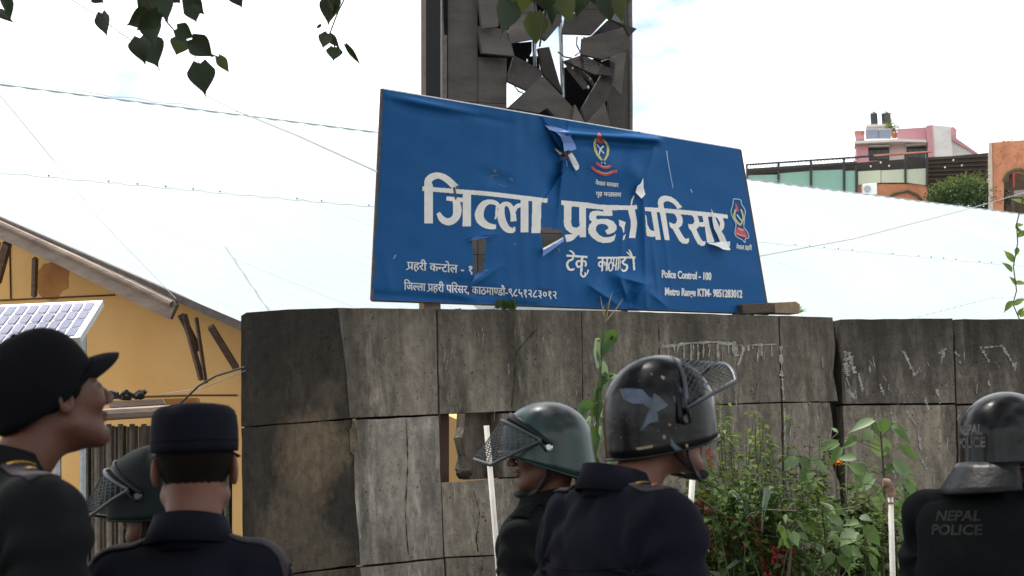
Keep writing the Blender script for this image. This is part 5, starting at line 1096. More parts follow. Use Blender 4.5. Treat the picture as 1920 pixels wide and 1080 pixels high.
# creeper hanging at the right edge
cr_ = thing('climbing_vine', at(1905, 640, 9.6)*np.array([1, 1, 1]), 'thin vine with small yellow-green leaves at the right edge', 'vine')
vp = [(1918, 372), (1906, 420), (1908, 455), (1900, 500), (1906, 545), (1899, 570), (1912, 600)]
MB().tube([at(*p_, 9.6) for p_ in vp], .004, 5).obj('stem', MT['stem'], cr_)
VL = leaf_mesh('leaf', 1, .5, MT['weedl'], tip=.1, fold=.3, curl=.3)
for k in range(16):
    p_ = vp[k % 7]; put(VL, 'leaf', cr_, at(p_[0]+random.uniform(-3, 3), p_[1]+random.uniform(-12, 12), 9.6), (random.uniform(-1, 1), random.uniform(-.3, .3), random.uniform(-.8, .6)), (0, -.7, .7), random.uniform(.05, .11))

# ------------------------------------------------------------------ people: smooth distance fields meshed into single skins
def nets(fn, lo, hi, h):
    lo = np.array(lo, float); hi = np.array(hi, float); n_ = np.ceil((hi-lo)/h).astype(int)+1
    ax = [lo[i]+h*np.arange(n_[i]) for i in range(3)]; Gx, Gy, Gz = np.meshgrid(*ax, indexing='ij')
    D = fn(Gx, Gy, Gz); s_ = D < 0
    nx, ny, nz_ = n_; acc = np.zeros((nx-1, ny-1, nz_-1, 3), np.float32); cnt = np.zeros((nx-1, ny-1, nz_-1), np.float32)
    cor = [(i, j, k_) for i in (0, 1) for j in (0, 1) for k_ in (0, 1)]
    sub = lambda A, c: A[c[0]:c[0]+nx-1, c[1]:c[1]+ny-1, c[2]:c[2]+nz_-1]
    for a in cor:
        for ax_ in range(3):
            if a[ax_] == 1: continue
            b = list(a); b[ax_] = 1; b = tuple(b); da, db = sub(D, a), sub(D, b); m_ = (da < 0) != (db < 0)
            t = np.where(m_, da/(da-db+1e-12), 0)
            for q_ in range(3): acc[..., q_] += np.where(m_, a[q_]+(t if q_ == ax_ else 0), 0)
            cnt += m_
    act = cnt > 0; ids = -np.ones(cnt.shape, int); ids[act] = np.arange(act.sum()); I = np.argwhere(act)
    V_ = (I+acc[act]/cnt[act][:, None])*h+lo; F_ = []
    for ax_ in range(3):
        A = s_; B = np.roll(s_, -1, ax_); e_ = A != B; sl3 = [slice(1, -1)]*3; e_ = e_[tuple(sl3)]; E_ = np.argwhere(e_)+1
        o1, o2 = [(1, 2), (2, 0), (0, 1)][ax_]; d1 = np.zeros(3, int); d1[o1] = 1; d2 = np.zeros(3, int); d2[o2] = 1
        g_ = lambda c: ids[tuple(np.minimum(c, np.array(ids.shape)-1).T)]
        qd = np.stack([g_(E_), g_(E_-d1), g_(E_-d1-d2), g_(E_-d2)], 1); fl = s_[tuple(E_.T)]
        qd[~fl] = qd[~fl][:, ::-1]; qd = qd[(qd >= 0).all(1)]; F_.append(qd)
    return V_, np.vstack(F_)
def smin(a, b, k_): h_ = np.clip(.5+.5*(b-a)/k_, 0, 1); return b*(1-h_)+a*h_-k_*h_*(1-h_)
def smax(a, b, k_): return -smin(-a, -b, k_)
def ell(X_, Y_, Z_, c, r_):
    x, y, z = (X_-c[0])/r_[0], (Y_-c[1])/r_[1], (Z_-c[2])/r_[2]; k0 = np.sqrt(x*x+y*y+z*z); k1 = np.sqrt((x/r_[0])**2+(y/r_[1])**2+(z/r_[2])**2)+1e-9; return k0*(k0-1)/k1
def cap(X_, Y_, Z_, a, b, ra, rb):
    a = np.array(a, float); b = np.array(b, float); d = b-a; t = np.clip(((X_-a[0])*d[0]+(Y_-a[1])*d[1]+(Z_-a[2])*d[2])/(d@d), 0, 1)
    return np.sqrt((X_-a[0]-t*d[0])**2+(Y_-a[1]-t*d[1])**2+(Z_-a[2]-t*d[2])**2)-(ra+(rb-ra)*t)
def head_sdf(x, y, z):
    """x to the person's right, y forward, z up, origin between the ears"""
    D = ell(x, y, z, (0, -.012, .035), (.076, .096, .088)); D = smin(D, ell(x, y, z, (0, .028, -.03), (.060, .060, .082)), .03)
    ax = np.abs(x)
    D = smin(D, cap(ax, y, z, (.055, .0, -.055), (.022, .066, -.094), .016, .018), .025); D = smin(D, ell(x, y, z, (0, .074, -.094), (.024, .020, .020)), .018)
    D = smin(D, cap(ax, y, z, (.0, .084, .022), (.045, .066, .024), .012, .010), .012)      # brow
    D = smax(D, -ell(ax, y, z, (.031, .100, .002), (.017, .016, .011)), .012)                # socket
    D = smin(D, ell(ax, y, z, (.031, .077, .001), (.014, .012, .011)), .004)                # eyeball and lids
    D = smin(D, cap(x, y, z, (0, .088, .008), (0, .112, -.026), .007, .0115), .010)            # nose
    D = smin(D, ell(ax, y, z, (.012, .100, -.031), (.009, .011, .008)), .006)
    D = smin(D, ell(ax, y, z, (.040, .062, -.022), (.022, .022, .020)), .02)                 # cheek
    D = smin(D, ell(x, y, z, (0, .090, -.054), (.022, .011, .006)), .006); D = smin(D, ell(x, y, z, (0, .088, -.064), (.019, .011, .0065)), .005)
    D = smax(D, -ell(x, y, z, (0, .103, -.0588), (.022, .010, .0016)), .002)
    # ears
    ex = ax-.074-.25*np.maximum(-(y+.005), 0); E_ = ell(ex, y, z, (.004, -.012, -.004), (.0085, .019, .032)); E_ = smax(E_, -ell(ex, y, z, (.014, -.008, -.001), (.010, .011, .020)), .004)
    D = smin(D, E_, .006)
    return D
def rotm(yaw, pitch, roll=0):
    return (Matrix.Rotation(yaw, 3, 'Z') @ Matrix.Rotation(pitch, 3, 'X') @ Matrix.Rotation(roll, 3, 'Y'))
def person(name_label, px, py, Yd, yaw_body, yaw_head, pitch, skin, cloth, collar=True, build=1.0, arms=None, hair=True, label_cat='person', lean=0, neck=.212, shift=0):
    """px, py: picture position of the point between the ears; Yd: distance"""
    hc_ = at(px, py, Yd); t_ = thing('person', (hc_[0], hc_[1], 0), name_label, label_cat)
    Rb = Matrix.Rotation(math.radians(yaw_body), 3, 'Z'); Rh = rotm(math.radians(yaw_head), math.radians(pitch)); RhA = np.array(Rh); RbA = np.array(Rb)
    zc = hc_[2]; zs = zc-neck            # shoulder line height
    t_['hc'] = [0.0, 0.0, float(zc)]; off = Rb @ Vector((shift, -.045+lean, 0)); ob = np.array(off)
    def body_xyz(X_, Y_, Z_): x, y = X_-ob[0], Y_-ob[1]; return RbA[0, 0]*x+RbA[1, 0]*y, RbA[0, 1]*x+RbA[1, 1]*y, Z_
    def head_xyz(X_, Y_, Z_): z = Z_-zc; return tuple(RhA[0, i]*X_+RhA[1, i]*Y_+RhA[2, i]*z for i in range(3))
    sh, b_ = .185*build, build
    arms = arms or [((-sh, 0, zs-.02), (-.245*b_, -.01, zs-.31), (-.235*b_, .09, zs-.55)), ((sh, 0, zs-.02), (.245*b_, -.01, zs-.31), (.235*b_, .09, zs-.55))]
    nb = Rh @ Vector((0, -.03, -.055)); nb = np.array(nb)+np.array([0, 0, zc])
    def skinf(X_, Y_, Z_):
        D = head_sdf(*head_xyz(X_, Y_, Z_)); ne = (ob[0], ob[1], zs+.02)
        D = smin(D, cap(X_, Y_, Z_, nb, ne, .056, .057), .03); return D
    V1, F1 = nets(skinf, (-.16, -.18, zc-.23), (.16, .18, zc+.15), .0042)
    def lower(X_, Y_, Z_):
        x, y, z = body_xyz(X_, Y_, Z_); D = cap(x, y, z, (0, 0, zs+.03), (0, .01, zs-.08), .045, .05); D = smin(D, ell(x, y, z, (0, .01, zs-.20), (.15*b_, .085, .16)), .06); D = smin(D, ell(x, y, z, (0, 0, zs-.52), (.145*b_, .10, .16)), .08)
        for a in arms:
            D = smin(D, cap(x, y, z, a[0], a[1], .050, .040), .04); D = smin(D, cap(x, y, z, a[1], a[2], .040, .028), .03)
        for s_ in (-1, 1):
            D = smin(D, cap(x, y, z, (s_*.09, 0, zs-.60), (s_*.10, .01, .50), .08, .052), .04); D = smin(D, cap(x, y, z, (s_*.10, .01, .50), (s_*.10, -.01, .09), .050, .036), .03); D = smin(D, cap(x, y, z, (s_*.10, -.01, .06), (s_*.11, .12, .04), .036, .03), .03)
        return D
    V2, F2 = nets(lower, (-.42, -.42, -.02), (.42, .42, zs+.08), .016)
    Vs, Fs = [V1, V2], [F1, F2+len(V1)]; nn_ = len(V1)+len(V2)
    for s_, a in zip((-1, 1), arms):     # hands: palm, four unequal curled fingers, thumb from the palm's side
        w_ = np.array(a[2])
        def handf(x, y, z):
            D = smax(ell(x, y, z, (w_[0], w_[1]+.005, w_[2]-.055), (.018, .040, .052)), -1+0*x, .001); D = smin(D, cap(x, y, z, w_, w_+(0, 0, -.03), .027, .024), .02)
            for q_, (dy, ln) in enumerate(((.030, .068), (.011, .078), (-.009, .072), (-.028, .056))):
                p0 = w_+np.array([0, dy, -.088]); p1 = p0+np.array([-s_*.010, 0, -ln*.5]); p2 = p1+np.array([-s_*.026, 0, -ln*.34]); D = smin(D, cap(x, y, z, p0, p1, .0088, .0082), .006); D = smin(D, cap(x, y, z, p1, p2, .0082, .0068), .003)
            p0 = w_+np.array([0, .034, -.045]); p1 = p0+np.array([-s_*.008, .022, -.030]); p2 = p1+np.array([-s_*.012, .004, -.028]); D = smin(D, cap(x, y, z, p0, p1, .0115, .010), .008); D = smin(D, cap(x, y, z, p1, p2, .010, .008), .004); return D
        Vh, Fh = nets(handf, w_+(-.07, -.07, -.21), w_+(.07, .09, .04), .0048)
        Vh = np.c_[RbA[0, 0]*Vh[:, 0]+RbA[0, 1]*Vh[:, 1]+ob[0], RbA[1, 0]*Vh[:, 0]+RbA[1, 1]*Vh[:, 1]+ob[1], Vh[:, 2]]; Vs.append(Vh); Fs.append(Fh+nn_); nn_ += len(Vh)
    body = obj('body', np.vstack(Vs), np.vstack(Fs), skin, t_, smooth=True, local=True)
    # jacket
    seed = RNG.uniform(0, 9, 6)
    def jac(X_, Y_, Z_):
        x, y, z = body_xyz(X_, Y_, Z_)
        D = cap(x, y, z, (-.135*b_, -.005, zs-.035), (.135*b_, -.005, zs-.035), .073, .073)
        D = smin(D, cap(np.abs(x), y, z, (.035, -.012, zs+.045), (.15*b_, -.01, zs-.0), .048, .055), .04)
        D = smin(D, ell(x, y, z, (0, .005, zs-.18), (.205*b_, .135, .23)), .06); D = smin(D, ell(x, y, z, (0, .01, zs-.48), (.185*b_, .13, .22)), .10)
        D = smin(D, ell(x, y, z, (0, -.045, zs-.12), (.17*b_, .09, .13)), .05)
        for a in arms: D = smin(D, cap(x, y, z, a[0], a[1], .074*b_, .060), .035); D = smin(D, cap(x, y, z, a[1], (np.array(a[2])*.92+np.array(a[1])*.08), .060, .043), .03)
        D = smax(D, z-(zs+.075), .01); D = smax(D, -(z-(zs-.66)), .02)
        f_ = .0060*(1-1.6*np.abs(np.sin(15*z+9*x+seed[0]+2.4*np.sin(9*x+7*y+seed[1]))))*np.sin(8*x+6*z+seed[2])+.0030*np.sin(38*z+16*x+seed[0]+2.2*np.sin(13*x+9*y+seed[1]))*np.sin(11*x+7*z+seed[2])+.0026*np.sin(64*(z*.5+np.abs(x))+seed[3])*np.sin(9*y+14*z+seed[4])
        for a in arms:
            el = np.array(a[1]); rr2 = (x-el[0])**2+(y-el[1])**2+(z-el[2])**2; f_ = f_+.005*np.sin(95*z+30*x)*np.exp(-rr2/.012)
        # pull folds radiating from the arm hole
        for s_ in (-1, 1):
            dx, dz = x-s_*.17, z-(zs-.12); f_ = f_+.0075*np.sin(7*np.arctan2(dz, dx)+seed[5]+26*np.hypot(dx, dz))*np.exp(-(dx*dx+dz*dz)/.020)
        return D+f_
    Vj, Fj = nets(jac, (-.44, -.44, zs-.70), (.44, .44, zs+.12), .0070)
    jacket = obj('jacket', Vj, Fj, cloth, t_, smooth=True, local=True)
    def loc(p_): v_ = Rb @ Vector(p_); return np.array([v_.x+ob[0], v_.y+ob[1], v_.z])
    if collar:
        V_, F_ = [], []; n_ = 40; prof = [(.078, -.015, 0), (.071, .03, 0), (.068, .054, 0), (.073, .058, 0), (.082, .032, 0), (.094, .002, 0)]
        for j, (r_, dz, _) in enumerate(prof):
            for i in range(n_): a = math.radians(-62+ (304)*i/(n_-1))+math.pi/2+math.radians(-90+0); a = math.radians(118)+math.radians(304)*i/(n_-1); V_.append(loc((r_*math.cos(a)*1.0, r_*math.sin(a)*1.0-.004, zs+.048+dz-.018*math.sin(a))))
        for j in range(len(prof)-1):
            for i in range(n_-1): F_.append((j*n_+i, j*n_+i+1, (j+1)*n_+i+1, (j+1)*n_+i))
        o = obj('collar', V_, F_, cloth, t_, smooth=True, local=True); s_ = o.modifiers.new('solid', 'SOLIDIFY'); s_.thickness = .003
    def legs(X_, Y_, Z_):
        x, y, z = body_xyz(X_, Y_, Z_); D = ell(x, y, z, (0, 0, zs-.62), (.175*b_, .13, .15))
        for s_ in (-1, 1): D = smin(D, cap(x, y, z, (s_*.09, 0, zs-.66), (s_*.10, .01, .50), .105, .075), .04); D = smin(D, cap(x, y, z, (s_*.10, .01, .50), (s_*.10, -.01, .16), .075, .062), .03)
        return D+.003*np.sin(50*z+12*x)
    Vl, Fl = nets(legs, (-.34, -.34, .06), (.34, .34, zs-.42), .016); obj('trousers', Vl, Fl, cloth, t_, smooth=True, local=True)
    for s_ in (-1, 1):
        def bt_(X_, Y_, Z_): x, y, z = body_xyz(X_, Y_, Z_); D = cap(x, y, z, (s_*.10, -.01, .22), (s_*.10, -.01, .07), .060, .055); D = smin(D, cap(x, y, z, (s_*.10, 0, .05), (s_*.115, .16, .042), .052, .045), .03); return smax(D, -z, .004)
        Vb, Fb = nets(bt_, (-.34, -.34, -.02), (.34, .34, .30), .014); obj('boot', Vb, Fb, MT['boot'], t_, smooth=True, local=True)
    HM = lambda p_: np.array(Rh @ Vector(p_))+np.array([0, 0, zc])
    if hair:
        def hf(X_, Y_, Z_):
            x, y, z = head_xyz(X_, Y_, Z_); th_ = np.clip((z+.028-.5*np.maximum(y+.02, 0)-.8*np.maximum(y-.02, 0))*.11, -.004, .004)-np.maximum(y-.034, 0)+.0003*np.sin(410*x+3*np.sin(90*z))*np.sin(390*z+120*y)
            D = ell(x, y, z, (0, -.012, .035), (.076, .096, .088)); D = smin(D, ell(x, y, z, (0, .028, -.03), (.060, .060, .082)), .03); D = smin(D, cap(x, y, z, (0, -.03, -.055), (0, -.045, -.16), .056, .06), .03)
            return smax(D-th_, -(z+.072), .003)
        Vh, Fh = nets(hf, (-.14, -.15, zc-.11), (.14, .15, zc+.14), .0036); obj('hair', Vh, Fh, MT['hair'], t_, smooth=True, local=True)
    return dict(t=t_, Rb=Rb, Rh=Rh, zc=zc, zs=zs, loc=loc, H=HM, jacket=jacket, ob=ob, cloth=cloth, b=b_)
def on_surface(P, target, par, start, dirv, offs=.0018, name='lettering', m=None, F_=None):
    """drop flat points onto a garment or helmet along dirv"""
    me_ = target.data; bv = BVHTree.FromPolygons([v_.co for v_ in me_.vertices], [p_.vertices for p_ in me_.polygons]); dv = Vector(dirv).normalized(); V_ = []; ok = []
    for p_ in P:
        h_, n_, i_, d_ = bv.ray_cast(Vector(p_)-dv*.5, dv); ok.append(h_ is not None); V_.append((h_-dv*offs) if h_ is not None else Vector(p_))
    F2 = [f_ for f_ in F_ if all(ok[i] for i in f_)]
    return obj(name, [tuple(v_) for v_ in V_], F2, m, par, local=True)
def subdiv_tris(V_, F_, n_=1):
    bm = bmesh.new(); vs = [bm.verts.new(v_) for v_ in V_]
    for f_ in F_:
        try: bm.faces.new([vs[i] for i in f_])
        except ValueError: pass
    bmesh.ops.triangulate(bm, faces=bm.faces)
    for _ in range(n_):
        lg = [e for e in bm.edges if e.calc_length() > .006]
        if lg: bmesh.ops.subdivide_edges(bm, edges=lg, cuts=1); bmesh.ops.triangulate(bm, faces=[f for f in bm.faces if len(f.verts) > 3])
    bm.verts.index_update(); R_ = [tuple(v_.co) for v_ in bm.verts], [[v_.index for v_ in f_.verts] for f_ in bm.faces]; bm.free(); return R_
_cu = bpy.data.curves.new('glyph', 'FONT'); _go = bpy.data.objects.new('glyph', _cu); COL.objects.link(_go); _gc.clear()
def epaulette(pn, side, star=True, m=MT['epau'], w_=.052, Ln=.125):
    b_, zs, loc = pn['b'], pn['zs'], pn['loc']; V_, F_ = [], []; n_ = 9
    bv = BVHTree.FromPolygons([v_.co for v_ in pn['jacket'].data.vertices], [p_.vertices for p_ in pn['jacket'].data.polygons])
    def surf(x, y, o_):
        p_ = Vector(loc((x, y, zs+.30))); h_, nn_, i_, d_ = bv.ray_cast(p_, Vector((0, 0, -1))); h_ = h_ if h_ is not None else p_-Vector((0, 0, .3)); nn_ = nn_ if nn_ is not None else Vector((0, 0, 1)); return np.array(h_+nn_*o_)
    for i in range(n_):
        x = side*(.075+Ln*i/(n_-1)); ww = w_*(.75 if i == 0 else 1.0)
        for j in (-1, -.33, .33, 1): V_.append(surf(x, -.008+j*ww/2, .0045))
    for i in range(n_-1):
        for j in range(3): a = i*4+j; F_.append((a, a+1, a+5, a+4))
    o = obj('epaulette', V_, F_, m, pn['t'], local=True, smooth=True); s_ = o.modifiers.new('solid', 'SOLIDIFY'); s_.thickness = .004; s_.offset = 1
    if star:
        V_, F_ = [surf(side*.155, -.008, .011)], []
        for k_ in range(12): a = math.pi*k_/6; r_ = .017 if k_ % 2 == 0 else .009; V_.append(surf(side*.155+r_*math.cos(a), -.008+r_*math.sin(a), .0105))
        for k_ in range(12): F_.append((0, 1+k_, 1+(k_+1) % 12))
        obj('badge', V_, F_, MT['gold'], o, local=True)
        V_ = []; 
        for x in (.105, .112):
            for j in np.linspace(-.8, .8, 6): V_.append(surf(side*x, -.008+j*w_/2, .0105))
        obj('gold_bar', V_, [(i, i+1, i+7, i+6) for i in range(5)], MT['gold'], o, local=True)
    return o
def yoke_seam(pn, z0=.10):       # stitched yoke and centre seam across the back
    bv = BVHTree.FromPolygons([v_.co for v_ in pn['jacket'].data.vertices], [p_.vertices for p_ in pn['jacket'].data.polygons]); back = pn['Rb'] @ Vector((0, 1, 0))
    def hit(x, z):
        p_ = Vector(pn['loc']((x, -.6, pn['zs']-z))); h_, n_, i_, d_ = bv.ray_cast(p_, back); return np.array(h_-back*.0015) if h_ is not None else None
    pts = [hit(x, z0+.012*math.cos(x*9)) for x in np.linspace(-.17, .17, 20)]; pts = [p_ for p_ in pts if p_ is not None]
    if len(pts) > 3: obj('yoke_seam', *(lambda b: (b.V(), b.f))(MB().tube(pts, .0022, 5)), pn['cloth'], pn['t'], local=True, smooth=True)

def helmet(pn, m, tilt_=0.0, visor=None, guard=True, s=1.0, strap=True, band=True, edge_slope=.16, flare=.035, rzs=1.0):
    H = pn['H']; t_ = pn['t']; Rt = Matrix.Rotation(math.radians(tilt_), 3, 'X')
    def HH(p_): return H(tuple(Rt @ Vector(p_)))
    rx, ry, rz = .122*s, .146*s, .128*s*rzs; c0 = (0, -.006, .030); V_, F_ = [], []; nu, nv = 56, 22
    def pt(th, t):
        ct, st_ = math.cos(th), math.sin(th); ze = -.046+edge_slope*(ry*st_) - .010*abs(ct)          # rim height: front higher, back lower
        if t < .8: ph = t/.8*math.pi/2; return (c0[0]+rx*math.sin(ph)*ct, c0[1]+ry*math.sin(ph)*st_, c0[2]+rz*math.cos(ph))
        k_ = (t-.8)/.2; fl = 1+flare*k_**2; return (c0[0]+rx*ct*fl, c0[1]+ry*st_*fl, c0[2]+(ze-c0[2])*k_)
    for j in range(nv+1):
        for i in range(nu): V_.append(HH(pt(2*math.pi*i/nu, j/nv)))
    for j in range(nv):
        for i in range(nu): F_.append((j*nu+i, (j+1)*nu+i, (j+1)*nu+(i+1) % nu, j*nu+(i+1) % nu))
    hel = obj('helmet', V_, F_, m, t_, smooth=True, local=True); sd_ = hel.modifiers.new('solid', 'SOLIDIFY'); sd_.thickness = .005; sd_.offset = -1
    rim = [HH(pt(2*math.pi*i/48, 1.0)) for i in range(49)]; b_ = MB().tube(rim, .0032, 6, cap=False); obj('rim', b_.V(), b_.f, m, hel, smooth=True, local=True)
    b_ = MB(); 
    inn = [[HH(tuple(np.array(c0)+(np.array(pt(2*math.pi*i/32, q_))-np.array(c0))*k_)) for i in range(32)] for q_, k_ in ((.98, .95), (.86, .86), (.80, .82))]
    V2 = [p_ for r_ in inn for p_ in r_]; obj('liner', V2, [(j*32+i, j*32+(i+1) % 32, (j+1)*32+(i+1) % 32, (j+1)*32+i) for j in range(2) for i in range(32)], MT['strap'], hel, smooth=True, local=True)
    for sx in (-1, 1):
        th = 0 if sx > 0 else math.pi; p_ = np.array(pt(th, .84)); b_ = MB().tube([HH(tuple(p_)), HH(tuple(p_+np.array([sx*.006, 0, 0]))), HH(tuple(p_+np.array([sx*.011, 0, 0])))], [.013, .013, .008], 14); obj('pivot_bolt', b_.V(), b_.f, MT['bolt'] if m is MT['helmg'] else MT['wire'], hel, smooth=False, local=True)
    if guard:
        V_, F_ = [], []; n_ = 17
        for j in range(6):
            for i in range(n_):
                a = math.radians(-90-58+116*i/(n_-1)); k_ = j/5; rr3 = 1.0+(.02+guard*.30*k_); p0 = pt(a, .97); V_.append(HH((p0[0]*rr3*(1-.05*k_), c0[1]+(p0[1]-c0[1])*rr3, p0[2]-.088*k_+.012*k_*abs(math.cos(a)))))
        for j in range(5):
            for i in range(n_-1): F_.append((j*n_+i, j*n_+i+1, (j+1)*n_+i+1, (j+1)*n_+i))
        g_ = obj('neck_guard', V_, F_, MT['leath'], t_, smooth=True, local=True); sd_ = g_.modifiers.new('solid', 'SOLIDIFY'); sd_.thickness = .006
    if strap:
        for sx in (-1, 1):
            b_ = MB().tube([HH((sx*.098, .0, -.025)), HH((sx*.086, .012, -.07)), HH((sx*.058, .045, -.112)), HH((sx*.022, .078, -.125)), HH((0, .084, -.126))], .012, 8, flat=.32); obj('chin_strap', b_.V(), b_.f, MT['strap'], t_, smooth=True, local=True)
        for sx in (-1, 1):
            b_ = MB().tube([HH((sx*.096, -.055, -.035)), HH((sx*.084, -.01, -.075)), HH((sx*.062, .035, -.108))], .009, 8, flat=.32); obj('chin_strap', b_.V(), b_.f, MT['strap'], t_, smooth=True, local=True)
        b_ = MB().tube([HH((-.026, .078, -.118)), HH((0, .092, -.118)), HH((.026, .078, -.118))], [.018, .024, .018], 10, flat=.6); obj('chin_cup', b_.V(), b_.f, MT['strap'], t_, smooth=True, local=True)
    if visor is not None:
        piv = Vector((0, -.002, .004)); Rv = Matrix.Rotation(math.radians(visor), 3, 'X')
        def VV(p_): return HH(tuple(piv+Rv @ (Vector(p_)-piv)))
        def cyl(al, z, r_=1.0): return (rx*1.12*r_*math.sin(al), c0[1]+ry*1.14*r_*math.cos(al), z)
        # frame loop of the face grille: hangs from the brow band, narrower towards the chin
        loop = []; A1 = math.radians(78); A2 = math.radians(44); zt, zb = .020, -.115
        for i in range(17): loop.append(cyl(-A1+2*A1*i/16, zt, 1.03))
        for k_ in (.33, .66): loop.append(cyl(A1+(A2-A1)*k_, zt+(zb-zt)*k_, 1.06))
        for i in range(11): a = A2-2*A2*i/10; loop.append(cyl(a, zb-.012*math.cos(a*1.6), 1.12))
        for k_ in (.66, .33): loop.append(cyl(-A1-(A2-A1)*k_, zt+(zb-zt)*k_, 1.06))
        loop.append(loop[0]); b_ = MB().tube([VV(p_) for p_ in loop], .0052, 8, cap=False); vis = obj('visor_frame', b_.V(), b_.f, MT['wire'], t_, smooth=True, local=True)
        b_ = MB()
        def inside(u, v_):       # u -1..1 across, v 0..1 down
            al = u*(A1+(A2-A1)*v_)*.99; z = zt+(zb-zt)*v_; return cyl(al, z, 1.03+.09*v_)
        nn2 = 18
        for fam in (-1, 1):
            for i in range(-nn2, nn2*2):
                pts = []
                for q_ in range(9):
                    v_ = q_/8; u = (i/nn2)*2-1+fam*v_*.9-(.45*fam)+.0
                    if -1 <= u <= 1: pts.append(VV(inside(u, v_)))
                if len(pts) > 1: b_.tube(pts, .0011, 4, cap=False)
        obj('wire_mesh', b_.V(), b_.f, MT['wire'], vis, local=True, kind='stuff')
        if band:
            V_, F_ = [], []; n_ = 29
            for i in range(n_):
                a = math.pi*i/(n_-1)       # from right pivot over the brow to the left pivot
                for dz in (-1, 1):
                    r_ = 1.075+.02*(dz > 0); V_.append(VV((rx*r_*math.cos(a), c0[1]+ry*r_*math.sin(a), .022+dz*.014*(.6+.4*math.sin(a))+.02*math.sin(a))))
            F_ = [(i*2, i*2+2, i*2+3, i*2+1) for i in range(n_-1)]
            o = obj('visor_band', V_, F_, MT['leath'], vis, smooth=True, local=True); sd_ = o.modifiers.new('solid', 'SOLIDIFY'); sd_.thickness = .006
        for sx in (-1, 1):
            b_ = MB().tube([VV((sx*rx*1.07, 0, .0)), VV((sx*rx*1.10, .03, .012)), VV(cyl(sx*A1, zt, 1.03))], .009, 8, flat=.4); obj('visor_arm', b_.V(), b_.f, MT['darkm'], vis, smooth=True, local=True)
    return hel, HH, pt

# middle officer: back of the helmet, raised grille, looking away to the right
P5 = person('officer in navy uniform seen from behind, black helmet with faded blue patches, grille visor raised', 1243, 800, 3.75, -56, -66, 2, MT['skin2'], MT['navy'], build=1.02, hair=False, lean=-.10, neck=.205)
h5, HH5, pt5 = helmet(P5, MT['helm'], 0, visor=76, guard=0, s=.96, flare=.0, rzs=1.14)
epaulette(P5, 1); epaulette(P5, -1); yoke_seam(P5)
def decal(polys, m, name, cell=1.2):
    V_, F_ = [], []; bv = BVHTree.FromPolygons([v_.co for v_ in h5.data.vertices], [p_.vertices for p_ in h5.data.polygons]); o0 = np.array(P5['t'].location); cache = {}
    def vid(i, j):
        if (i, j) in cache: return cache[(i, j)]
        d = Vector(ray(i*cell, j*cell)).normalized(); h_, n_, _, _ = bv.ray_cast(Vector(CAM-o0), d); r_ = -1
        if h_ is not None: V_.append(tuple(h_+(n_ if n_.dot(d) < 0 else -n_)*.0008)); r_ = len(V_)-1
        cache[(i, j)] = r_; return r_
    for P in polys:
        a = np.array(P)/cell; i0, j0 = np.floor(a.min(0)).astype(int); i1, j1 = np.ceil(a.max(0)).astype(int)
        gi, gj = np.meshgrid(np.arange(i0, i1), np.arange(j0, j1)); k_ = inpoly(gi+.5, gj+.5, a.tolist())
        for i, j in zip(gi[k_], gj[k_]):
            q_ = [vid(i, j), vid(i, j+1), vid(i+1, j+1), vid(i+1, j)]
            if min(q_) >= 0: F_.append(q_)
    if F_: obj(name, V_, F_, m, h5, local=True, smooth=True, kind='stuff' if len(polys) > 1 else None)
t8 = lambda p_: T(1120, 640, 3.857, p_)
decal([t8(p_) for p_ in ([(160,345),(240,340),(330,350),(370,400),(400,415),(410,375),(450,400),(515,465),(430,510),(445,578),(380,590),(315,645),(350,560),(380,490),(330,450),(260,450),(190,420)],)], MT['decal'], 'blue_patch')
decal([t8([(550,400),(600,335),(640,345),(660,400),(640,435),(560,445)])], MT['decal'], 'blue_patch'); decal([t8([(530,690),(560,740),(620,785),(570,795),(530,750)])], MT['decal'], 'blue_patch')
decal([t8([(280,770),(400,750),(400,768),(290,788)]), t8([(460,245),(490,260),(480,280),(462,268)]), t8([(510,590),(535,600),(525,615),(512,608)]), t8([(470,680),(495,680),(495,705),(475,705)]), t8([(635,745),(655,745),(655,765),(640,765)])], MT['tan'], 'scuff')
decal([t8([(x, y), (x+random.uniform(6, 20), y+random.uniform(-4, 6)), (x+random.uniform(4, 14), y+random.uniform(8, 22))]) for x, y in [(150, 510), (165, 690), (420, 560), (595, 540), (480, 500), (560, 620), (380, 230), (430, 640), (210, 560), (300, 280)]], MT['scuffg'] if 'scuffg' in MT else MT['grey'], 'chip', .6)

# officer with green camouflage helmet and spectacles, facing left
P4 = person('officer in green camouflage helmet and spectacles facing left, grille visor lowered over the face', 1022, 848, 4.95, 66, 92, -2, MT['skin'], MT['olive'], build=.95, lean=.06, neck=.235)
h4, HH4, pt4 = helmet(P4, MT['helmg'], -4, visor=37, guard=.12, s=1.0, edge_slope=.48); epaulette(P4, -1, False, MT['olive']); epaulette(P4, 1, False, MT['olive'])
for sx in (-1, 1):
    b_ = MB().tube([P4['H']((sx*.031+.019*math.cos(a), .102-.012*abs(math.cos(a)*.5+sx*.5), .002+.015*math.sin(a))) for a in np.linspace(0, 2*math.pi, 17)], .0016, 5, cap=False); g_ = obj('spectacles', b_.V(), b_.f, MT['glasses'], P4['t'], local=True)
    b_ = MB().tube([P4['H']((sx*.050, .092, .006)), P4['H']((sx*.074, .05, .008)), P4['H']((sx*.080, -.006, .004))], .0018, 5); obj('temple', b_.V(), b_.f, MT['glasses'], g_, local=True)

